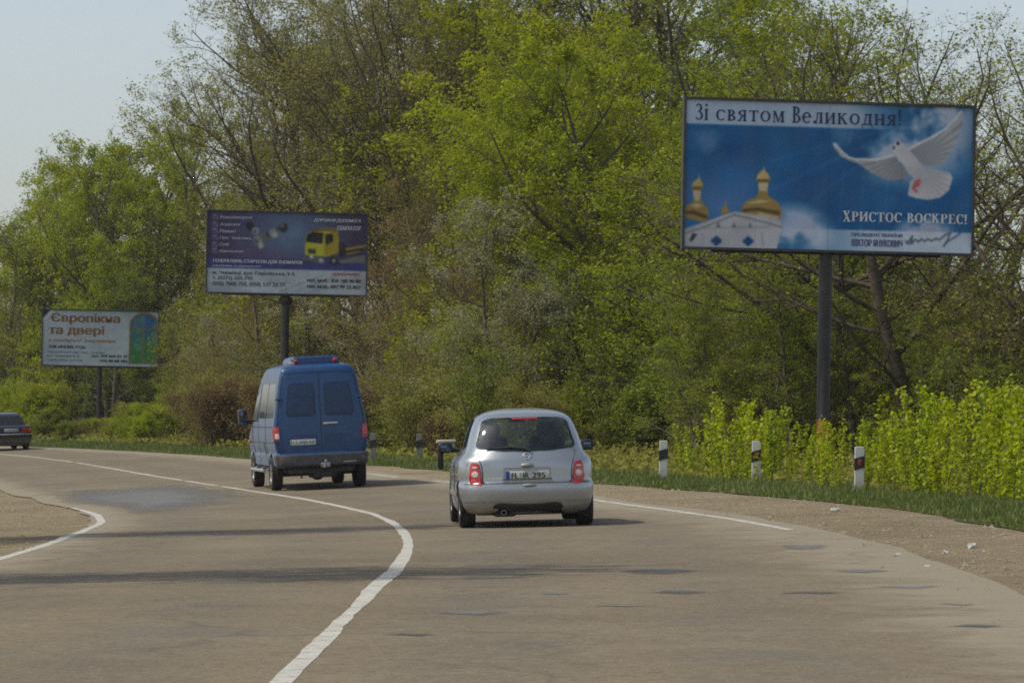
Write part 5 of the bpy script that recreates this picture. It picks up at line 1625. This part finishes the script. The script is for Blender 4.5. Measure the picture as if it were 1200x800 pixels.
p.put(np.clip((n2 - .30) * 3, 0, 1) * np.clip(1 - np.hypot((X - .37) / .17, (Y - .90) / .24), 0, 1) * 2.4, (176, 190, 214))
p.put(np.clip((n2 - .30) * 3, 0, 1) * np.clip(1 - np.hypot((X - .84) / .12, (Y - .86) / .12), 0, 1) * 2.4, (170, 184, 210))
p.put(np.clip((n2 - .40) * 3, 0, 1) * np.clip(1 - np.hypot((X - .05) / .08, (Y - .27) / .12), 0, 1) * 1.3, (150, 160, 200))
p.put(np.clip(1 - np.hypot((X - .12) / .30, (Y - .72) / .36), 0, 1) * .75, (100, 138, 196))
for k, xx in enumerate((.55, .62, .70)): p.line([(xx, .45), (xx - .02 + .01 * k, .98)], .012, (90, 140, 200), k=.18)
for a in (.3, .5, .8): p.line([(.80, .1), (.80 - .5, .1 + a)], .02, (120, 160, 214), k=.12)
bandf = np.clip((.80 - X) / .25, 0, 1) * .92 + .0
p.put((Y < .168) * bandf * np.clip((.168 - Y) * 210, 0, 1), (196, 208, 226))
p.put((Y > .855) * np.clip((X - .30) / .35, 0, 1) * np.clip((Y - .855) * 150, 0, 1) * .92, (214, 222, 232))
# church
wall = [Z1(*q) for q in ((20, 668), (80, 650), (130, 632), (200, 606), (265, 585), (340, 592), (430, 606), (490, 632), (496, 660), (474, 760), (20, 760))]
p.poly(wall, (190, 190, 194))
wm = p.mask(wall); p.put(wm * np.clip((n2 - .45) * 2, 0, .5), (150, 150, 160))
for q in ((((30, 690), (130, 655), (265, 600), (440, 640), (492, 655)), .008, (120, 116, 116)), (((30, 670), (440, 655)), .006, (150, 146, 146)), (((110, 690), (110, 745)), .006, (160, 156, 156)), (((240, 690), (240, 745)), .006, (170, 166, 166)), (((400, 690), (405, 745)), .008, (150, 146, 150))):
    p.line([Z1(*a) for a in q[0]], q[1], q[2], k=.8)
for x0 in (185, 262, 340): p.poly([Z1(x0 - 12, 660), Z1(x0, 632), Z1(x0 + 12, 660)], (120, 118, 126))
p.poly([Z1(45, 730), Z1(60, 690), Z1(85, 695), Z1(60, 728)], (60, 56, 60))
for cx in (178, 333):
    for dx, dy in ((-13, 0), (13, 0), (0, -11), (0, 11), (0, 0)): p.ell(*Z1(cx + dx, 725 + dy), 13 / 4.211 / 335, 12 / 4.211 / 166, (22, 72, 128))
G, GD, GL = (164, 134, 72), (88, 64, 30), (212, 198, 150)
p.poly([Z1(*q) for q in ((376, 445), (428, 445), (422, 480), (428, 520), (372, 520), (380, 480))], (204, 190, 150))
p.poly([Z1(*q) for q in ((296, 585), (300, 560), (318, 534), (350, 520), (372, 508), (428, 508), (450, 520), (478, 540), (494, 575), (494, 605), (486, 622), (440, 606), (370, 598), (300, 590))], G)
p.poly([Z1(*q) for q in ((300, 572), (380, 562), (486, 580), (484, 600), (380, 580), (300, 586))], GD, .85)
p.poly([Z1(*q) for q in ((320, 545), (380, 525), (440, 532), (380, 545))], GL, .85); p.poly([Z1(*q) for q in ((380, 585), (480, 606), (478, 618), (380, 597))], GL, .7)
p.poly([Z1(*q) for q in ((380, 485), (424, 485), (428, 512), (374, 512))], G)
p.poly([Z1(*q) for q in ((366, 432), (374, 404), (398, 384), (404, 362), (408, 384), (428, 404), (436, 432), (420, 446), (382, 446))], (206, 176, 110)); p.poly([Z1(*q) for q in ((368, 428), (434, 428), (428, 442), (376, 442))], GD, .8)
p.poly([Z1(*q) for q in ((20, 570), (36, 552), (62, 540), (72, 512), (92, 512), (106, 540), (134, 575), (140, 606), (122, 640), (20, 616))], G)
p.poly([Z1(*q) for q in ((24, 585), (60, 580), (134, 605), (128, 622), (60, 600), (24, 600))], GD, .85); p.poly([Z1(*q) for q in ((45, 560), (80, 545), (110, 560), (80, 570))], GL, .8)
p.poly([Z1(*q) for q in ((58, 485), (100, 485), (98, 512), (92, 535), (66, 535))], (206, 190, 150))
p.poly([Z1(*q) for q in ((50, 470), (62, 446), (82, 430), (88, 405), (92, 430), (106, 450), (108, 472), (94, 490), (62, 490))], (204, 172, 104)); p.poly([Z1(*q) for q in ((52, 468), (106, 468), (98, 484), (60, 484))], GD, .7)
p.poly([Z1(*q) for q in ((196, 600), (200, 572), (214, 560), (216, 535), (222, 535), (224, 560), (236, 575), (238, 592))], G)
# dove
DV, DS = (222, 222, 222), (128, 128, 134)
def wing(P, root, feathers, c0, c1, seed):
    m = p.mask([Z2(*q) for q in P])
    rx, ry = Z2(*root)
    ang = np.arctan2(Y - ry, (X - rx) * 2); dist = np.hypot((X - rx) * 2, Y - ry)
    lines = .5 + .5 * np.sin(ang * feathers)
    sh = np.clip(.30 + .42 * lines * np.clip(dist * 3, 0, 1) + .5 * np.clip(.30 - dist, 0, .3) / .3 + .25 * np.clip(p.noise(4, 40 + seed) - .4, 0, 1) * 2, 0, 1)[..., None]
    p.put(m, np.array(c0) / 255. * (1 - sh) + np.array(c1) / 255. * sh)
wing([(25, 248), (45, 250), (70, 285), (105, 315), (140, 323), (180, 316), (240, 324), (300, 309), (332, 300), (350, 330), (380, 370), (405, 408), (360, 420), (300, 424), (250, 405), (200, 380), (150, 345), (100, 333), (58, 308), (30, 275)], (380, 300), 40, DV, DS, 1)
p.line([Z2(*q) for q in ((30, 255), (70, 292), (105, 318), (145, 326), (240, 326), (325, 305))], .012, (238, 236, 236), k=.8)
wing([(395, 272), (450, 240), (520, 205), (580, 168), (630, 120), (655, 83), (669, 98), (662, 150), (640, 222), (602, 300), (560, 343), (520, 355), (480, 352), (440, 330)], (430, 330), 44, DV, DS, 2)
p.line([Z2(*q) for q in ((398, 275), (450, 245), (520, 208), (582, 170), (632, 122), (656, 88))], .012, (242, 240, 240), k=.8)
wing([(408, 425), (440, 400), (480, 380), (500, 365), (560, 373), (608, 383), (619, 410), (602, 468), (560, 503), (500, 515), (440, 508), (398, 495)], (440, 380), 36, (238, 236, 236), (170, 168, 172), 3)
body = [Z2(*q) for q in ((322, 258), (330, 240), (345, 232), (362, 237), (384, 266), (412, 288), (450, 328), (480, 366), (486, 398), (462, 420), (430, 415), (402, 390), (370, 345), (338, 312), (322, 285))]
bm_ = p.mask(body); g = np.clip((X - Z2(330, 0)[0]) / .12 * .5 + (Z2(0, 330)[1] - Y) * -1.2 + .25, 0, .7)[..., None]
p.put(bm_, np.array((232, 230, 230)) / 255. * (1 - g) + np.array((168, 166, 172)) / 255. * g)
p.poly([Z2(*q) for q in ((320, 262), (332, 258), (328, 276), (318, 272))], (70, 66, 70)); p.ell(*Z2(345, 246), .006, .012, (40, 38, 40))
for q in (((440, 425), (425, 460), (440, 475)), ((455, 420), (448, 445), (432, 450))): p.line([Z2(*a) for a in q], .014, (196, 84, 92), k=.9)
# signature
p.line([Z2(*q) for q in ((395, 722), (410, 712), (424, 690), (418, 722), (440, 706), (455, 716), (470, 704), (486, 714), (502, 703), (520, 712), (540, 700), (560, 706), (590, 680), (612, 672), (596, 714), (580, 736), (600, 712), (640, 690), (662, 672))], .008, (70, 76, 96), k=.85)
p.line([Z2(*q) for q in ((392, 712), (405, 728), (430, 724))], .007, (70, 76, 96), k=.8)
pr = p.build('poster', W1, H1, -.03, b1, PAPER); pr.location = (0, 0, c1)
def B1(u, v): return (-W1 / 2 + u * W1, H1 / 2 - v * H1)
def sign_text(par, s, W, H, u0, u1, v0, v1, ink, y=-.045, **k):
    o = lettering('lettering', s, -W / 2 + u0 * W, -W / 2 + u1 * W, H / 2 - v1 * H, H / 2 - v0 * H, y, INK[ink], par, **k)
    return tag(o, kind='stuff')
u0, v0 = Z1(65, 67); u1, _ = Z2(362, 0)
# the glyph box: capitals 0..1, the tail of the D goes below the line
sign_text(pr, 'Зі святом Великодня!', W1, H1, u0, .746, .028, .138, 'navy', glyphs=serif_glyphs)
sign_text(pr, 'ХРИСТОС ВОСКРЕС!', W1, H1, .548, .982, .733, .800, 'white', glyphs=serif_glyphs, bold=.012)
sign_text(pr, 'ПРЕЗИДЕНТ УКРАЇНИ', W1, H1, .581, .757, .872, .905, 'violet', bold=.008)
sign_text(pr, 'ВІКТОР ЯНУКОВИЧ', W1, H1, .581, .757, .920, .968, 'violet', bold=.012)

# ---- purple tow-truck advertisement
W2, H2 = 5.86, 2.96
b2, c2 = billboard(-8.38, 138.0, 7.35, W2, H2, 'purple billboard with yellow tow truck and car parts on a dark pole', .15, collar=True, yaw=9)
p = Print(260, 130); X, Y = p.X, p.Y; n = p.noise(3, 5)
def Q3(x, y): px, py = 240 + x / 7.27, 240 + y / 7.27; return ((px - 243) / 188., (py - 247 - (px - 243) * .015) / 96.)
def Q4(x, y): px, py = 330 + x / 7.27, 240 + y / 7.27; return ((px - 243) / 188., (py - 247 - (px - 243) * .015) / 96.)
f = np.clip(1 - np.hypot((X - .52) / .42, (Y - .25) / .55), 0, 1)[..., None]
p.a = np.array((66, 54, 88)) / 255. * (1 - f) + np.array((104, 136, 170)) / 255. * f
p.put(np.clip(1 - np.hypot((X - .30) / .30, (Y - .60) / .25), 0, 1) * .5, (110, 70, 120))
p.put((Y > .575) * 1.0, (58, 62, 128)); p.put((Y > .70) * 1.0, (188, 198, 208))
p.put((Y > .70) * np.clip((n - .45) * 3, 0, .5), (150, 162, 172))
for a, b in (((.52, .98), (.86, .72)), ((.60, .99), (.98, .80)), ((.45, .97), (.72, .76))): p.line([a, b], .022, (206, 214, 222), k=.7); p.line([(a[0] + .01, a[1]), (b[0] + .012, b[1])], .014, (132, 144, 156), k=.6)
for k, yy in enumerate((100, 165, 220, 280, 340, 395)):   # ticked boxes
    u, v = Q3(88, yy); p.poly([(u - .018, v - .032), (u + .018, v - .032), (u + .018, v + .032), (u - .018, v + .032)], (150, 150, 176), .8); p.line([(u - .012, v), (u - .003, v + .02), (u + .02, v - .035)], .010, (60, 48, 84))
for (x, y, rx, ry, c) in ((385, 180, 32, 40, (30, 30, 36)), (415, 195, 22, 30, (60, 60, 64)), (432, 220, 30, 34, (168, 168, 162)), (430, 225, 15, 18, (96, 94, 92)), (455, 300, 42, 40, (150, 150, 146)), (440, 310, 20, 22, (90, 90, 92)), (480, 345, 22, 30, (176, 172, 160)), (520, 270, 48, 44, (112, 110, 108)), (545, 250, 26, 26, (70, 70, 74)), (580, 235, 32, 34, (164, 160, 148)), (600, 255, 26, 24, (190, 186, 176)), (630, 195, 20, 20, (70, 70, 76)), (672, 190, 36, 42, (50, 50, 54)), (660, 175, 16, 20, (120, 116, 110))):
    p.ell(*Q3(x, y), rx / 7.27 / 188, ry / 7.27 / 96, c, .95, .35)
# truck
p.poly([Q4(*q) for q in ((200, 470), (260, 500), (430, 515), (720, 430), (720, 490), (400, 520), (220, 490))], (24, 24, 40), .8)
p.poly([Q4(*q) for q in ((500, 470), (720, 420), (730, 490), (520, 500))], (140, 146, 130), .7)
p.poly([Q4(*q) for q in ((205, 320), (215, 250), (250, 215), (300, 190), (390, 185), (480, 195), (495, 280), (500, 400), (440, 420), (375, 440), (205, 425))], (196, 190, 40))
p.poly([Q4(*q) for q in ((370, 240), (490, 215), (498, 400), (440, 410), (372, 430))], (176, 150, 34))
p.poly([Q4(*q) for q in ((212, 310), (222, 250), (260, 225), (360, 232), (355, 325))], (26, 28, 34)); p.poly([Q4(*q) for q in ((382, 250), (440, 238), (446, 305), (384, 340))], (26, 28, 34))
p.poly([Q4(*q) for q in ((225, 215), (300, 188), (380, 190), (480, 200), (478, 218), (375, 215), (260, 225))], (120, 90, 60), .9)
p.poly([Q4(*q) for q in ((232, 370), (300, 375), (298, 415), (232, 410))], (60, 62, 40)); p.poly([Q4(*q) for q in ((195, 425), (372, 435), (372, 495), (320, 495), (200, 470))], (96, 96, 96)); p.ell(*Q4(262, 440), .012, .02, (220, 220, 210)); p.ell(*Q4(345, 470), .016, .026, (180, 180, 172))
p.poly([Q4(*q) for q in ((495, 310), (545, 310), (560, 350), (700, 345), (720, 330), (735, 350), (700, 372), (690, 412), (560, 430), (500, 440))], (34, 32, 40)); p.poly([Q4(*q) for q in ((550, 360), (740, 330), (740, 350), (560, 385))], (176, 140, 60), .9); p.poly([Q4(*q) for q in ((560, 405), (690, 380), (690, 395), (560, 425))], (160, 130, 50), .9)
p.ell(*Q4(455, 470), .024, .046, (24, 24, 28)); p.ell(*Q4(455, 472), .013, .026, (150, 150, 140))
pr = p.build('poster', W2, H2, -.03, b2, PAPER); pr.location = (0, 0, c2)
for s, x0, x1, y0, y1 in (('Комплектуючі', 125, 400, 88, 125), ('Агрегати', 125, 300, 152, 185), ('Ремонт', 125, 268, 207, 240), ('Профілактика', 125, 395, 268, 302), ('Олії', 125, 212, 325, 352), ('Відновлення', 125, 330, 385, 412)):
    a, b_ = Q3(x0, y0), Q3(x1, y1); sign_text(pr, s, W2, H2, a[0], b_[0], a[1], b_[1], 'lilac', shear=.2, bold=.01)
sign_text(pr, 'ГЕНЕРАТОРИ, СТАРТЕРИ ДЛЯ ІНОМАРОК', W2, H2, .035, .600, .592, .640, 'white', shear=.15, bold=.014)
sign_text(pr, 'виробники та відновлення', W2, H2, .035, .335, .660, .690, 'lilac', shear=.15, bold=.01)
sign_text(pr, 'ДОРОЖНЯ ДОПОМОГА', W2, H2, .665, .965, .060, .105, 'white', shear=.25, bold=.012)
sign_text(pr, 'ЕВАКУАТОР', W2, H2, .81, .965, .145, .200, 'white', shear=.25, bold=.012)
sign_text(pr, 'м. Чернівці, вул. Горіхівська, 9 А', W2, H2, .035, .550, .735, .790, 'dark', bold=.008)
sign_text(pr, 'т. (0372) 555-795', W2, H2, .035, .285, .800, .855, 'dark', bold=.008)
sign_text(pr, '(050) 7000 750, (050) 537 22 77', W2, H2, .035, .490, .870, .930, 'dark', bold=.008)
sign_text(pr, 'ЦІЛОДОБОВО', W2, H2, .785, .955, .730, .765, 'red', bold=.012)
sign_text(pr, 'тел. моб.: 050 100 90 80', W2, H2, .625, .965, .805, .850, 'dark', bold=.014)
sign_text(pr, 'тел. моб.: 097 99 22 857', W2, H2, .625, .965, .880, .925, 'dark', bold=.014)

# ---- white advertisement for doors, its corner come loose
W3, H3 = 5.96, 2.84
b3, c3 = billboard(-21.45, 195.0, 5.22, W3, H3, 'pale billboard with brown lettering, green and blue door arch and loose corner', .13, yaw=9)
p = Print(200, 96); X, Y = p.X, p.Y; n = p.noise(3, 9)
p.a[:] = np.array((186, 200, 206)) / 255.; p.put(np.clip((n - .45) * 2, 0, .35), (160, 176, 184))
def Q5(x, y): px, py = 45 + x / 8., 355 + y / 8.; return ((px - 52) / 135., (py - 362 - (px - 52) * .03) / 64.5)
A = [Q5(865, 575), Q5(870, 190)] + [Q5(1005 + 135 * math.cos(t), 205 - 115 * math.sin(t)) for t in np.linspace(math.pi, 0, 16)] + [Q5(1145, 580)]
p.poly(A, (120, 104, 62))
A = [Q5(885, 565), Q5(892, 200)] + [Q5(1005 + 112 * math.cos(t), 210 - 98 * math.sin(t)) for t in np.linspace(math.pi, 0, 16)] + [Q5(1122, 570)]
m = p.mask(A); g = np.clip((Y - .25) / .5, 0, 1)[..., None]
p.put(m, np.array((30, 92, 160)) / 255. * (1 - g) + np.array((40, 128, 52)) / 255. * g)
p.put(m * np.clip((p.noise(6, 3) - .5) * 4, 0, .6), (96, 150, 120))
p.poly([Q5(900, 240), Q5(1115, 245), Q5(1115, 262), Q5(900, 258)], (130, 120, 60)); p.poly([Q5(990, 250), Q5(1006, 250), Q5(1004, 560), Q5(988, 560)], (120, 110, 60))
p.poly([(-.01, -.01), (.075, -.01), (-.01, .17)], (28, 52, 84)); p.line([(.085, -.01), (.05, .065), (.005, .18)], .028, (240, 244, 248))
def curl3(V, X, Y):
    k = np.clip(1 - X / .09 - Y / .19, 0, 1); V[..., 1] -= .16 * k ** 1.2; return V
pr = p.build('poster', W3, H3, -.03, b3, PAPER, curl3); pr.location = (0, 0, c3)
sign_text(pr, 'Європікна', W3, H3, .07, .66, .055, .25, 'brown', bold=.05)
sign_text(pr, 'та двері', W3, H3, .05, .525, .275, .475, 'brown', bold=.05)
sign_text(pr, 'з відбірної деревини', W3, H3, .05, .625, .515, .585, 'orange', bold=.02)
sign_text(pr, 'ТОВ «ФІРМА ЛТД»', W3, H3, .05, .37, .640, .700, 'dark', bold=.03)
sign_text(pr, 'Чернівецька обл. смт. Лужани', W3, H3, .045, .54, .745, .785, 'dark')
sign_text(pr, 'вул. Шевченка, 3', W3, H3, .04, .315, .815, .855, 'dark')
sign_text(pr, 'www.okna.com.ua', W3, H3, .04, .345, .885, .925, 'dark')
sign_text(pr, 'тел. 099 808 02 47', W3, H3, .42, .735, .80, .845, 'dark', bold=.02)
sign_text(pr, '050 88 88 484', W3, H3, .50, .735, .885, .930, 'dark', bold=.02)

# ------------------------------------------------------------------ marker posts, stones
def marker_post(x, y, h, label, reflector='red_lens', yaw=0.0, tilt=0.0):
    root = empty('marker_post', (x, y, gz(x, y) - .05), (0, R(tilt), R(yaw)))
    tag(root, label, 'marker post', 'marker posts along the verge')
    w_, d_ = .165, .11
    mb = MB(); mb.prism([(-w_ / 2, 0), (w_ / 2, 0), (w_ / 2, h - .03), (w_ / 2 - .02, h), (-w_ / 2 + .01, h), (-w_ / 2, h - .02)], d_, 'XZ', -d_ / 2)
    body_ = mb.build('post', M['post' if reflector is not None else 'post_old'], root, smooth=None)
    bv = body_.modifiers.new('bevel', 'BEVEL'); bv.width = .012; bv.segments = 2
    zb = h - .40
    mb = MB(); mb.prism([(-w_ / 2 - .004, zb), (w_ / 2 + .004, zb + .05), (w_ / 2 + .004, zb + .25), (-w_ / 2 - .004, zb + .20)], d_ + .008, 'XZ', -d_ / 2 - .004)
    mb.build('black_band', M['ink'], root, smooth=None)
    if reflector:
        mb = MB(); mb.box((0, -d_ / 2 - .008, zb + .125), (.07, .012, .12), .004); mb.build('reflector', M[reflector], root)
M['dull_red'] = simple('dull_red', (0.22, 0.030, 0.015), 0.4, var=0.2)
for (x, y, h, lab, rf) in ((3.0, 74.1, .86, 'white marker post with plain black band, first past the silver car', ''), (4.56, 69.9, .90, 'white marker post with red reflector, middle one in front of the young shoots', 'dull_red'),
                           (5.92, 63.8, .86, 'white marker post with red reflector, nearest the camera at the verge', 'dull_red'), (-3.73, 101.3, .82, 'weathered marker post beside the van, farther of the two behind it', None), (-2.53, 103.2, .82, 'weathered marker post between the van and the silver car mirror', None)):
    marker_post(x, y, h, lab, rf, tilt=rt.normal() * .5)
def stone(x, y, s, label):
    r = np.random.default_rng(int(abs(x * 1000)))
    bm = bmesh.new(); bmesh.ops.create_icosphere(bm, subdivisions=2, radius=s)
    for v in bm.verts: v.co = Vector((v.co.x * 1.3, v.co.y, v.co.z * .7)) * float(1 + .16 * r.normal())
    me = bpy.data.meshes.new('stone'); bm.to_mesh(me); bm.free()
    o = link('stone', me, M['stone']); o.location = (x, y, gz(x, y) + s * .35); o.rotation_euler = (0, 0, r.random() * 6)
    tag(o, label, 'stone', 'stones on the dirt shoulder')
for a in ((4.66, 37.8, .050, 'white stone at the grass edge right of the last marker post'), (4.43, 51.1, .055, 'tan stone on the dirt below the nearest marker post'), (3.75, 36.2, .030, 'small pale stone in the middle of the dirt shoulder'),
          (4.25, 36.6, .030, 'small pale stone just below the white stone at the grass edge'), (3.72, 33.4, .028, 'small grey stone nearest the camera on the dirt shoulder')): stone(*a)


# ------------------------------------------------------------------ haze
mb = MB(); mb.box((-5, 960, 55), (2000, 2100, 130))
hz = mb.build('haze', [], smooth=None)
m, nt, b = new_mat('thin_haze'); nt.nodes.remove(b)
pv = nt.nodes.new('ShaderNodeVolumePrincipled'); pv.inputs['Color'].default_value = (1, .985, .94, 1); pv.inputs['Density'].default_value = 0.0002; pv.inputs['Anisotropy'].default_value = 0.3
nt.links.new(pv.outputs[0], nt.nodes['Material Output'].inputs['Volume'])
hz.data.materials.append(m)
tag(hz, kind='stuff')
settle_labels()
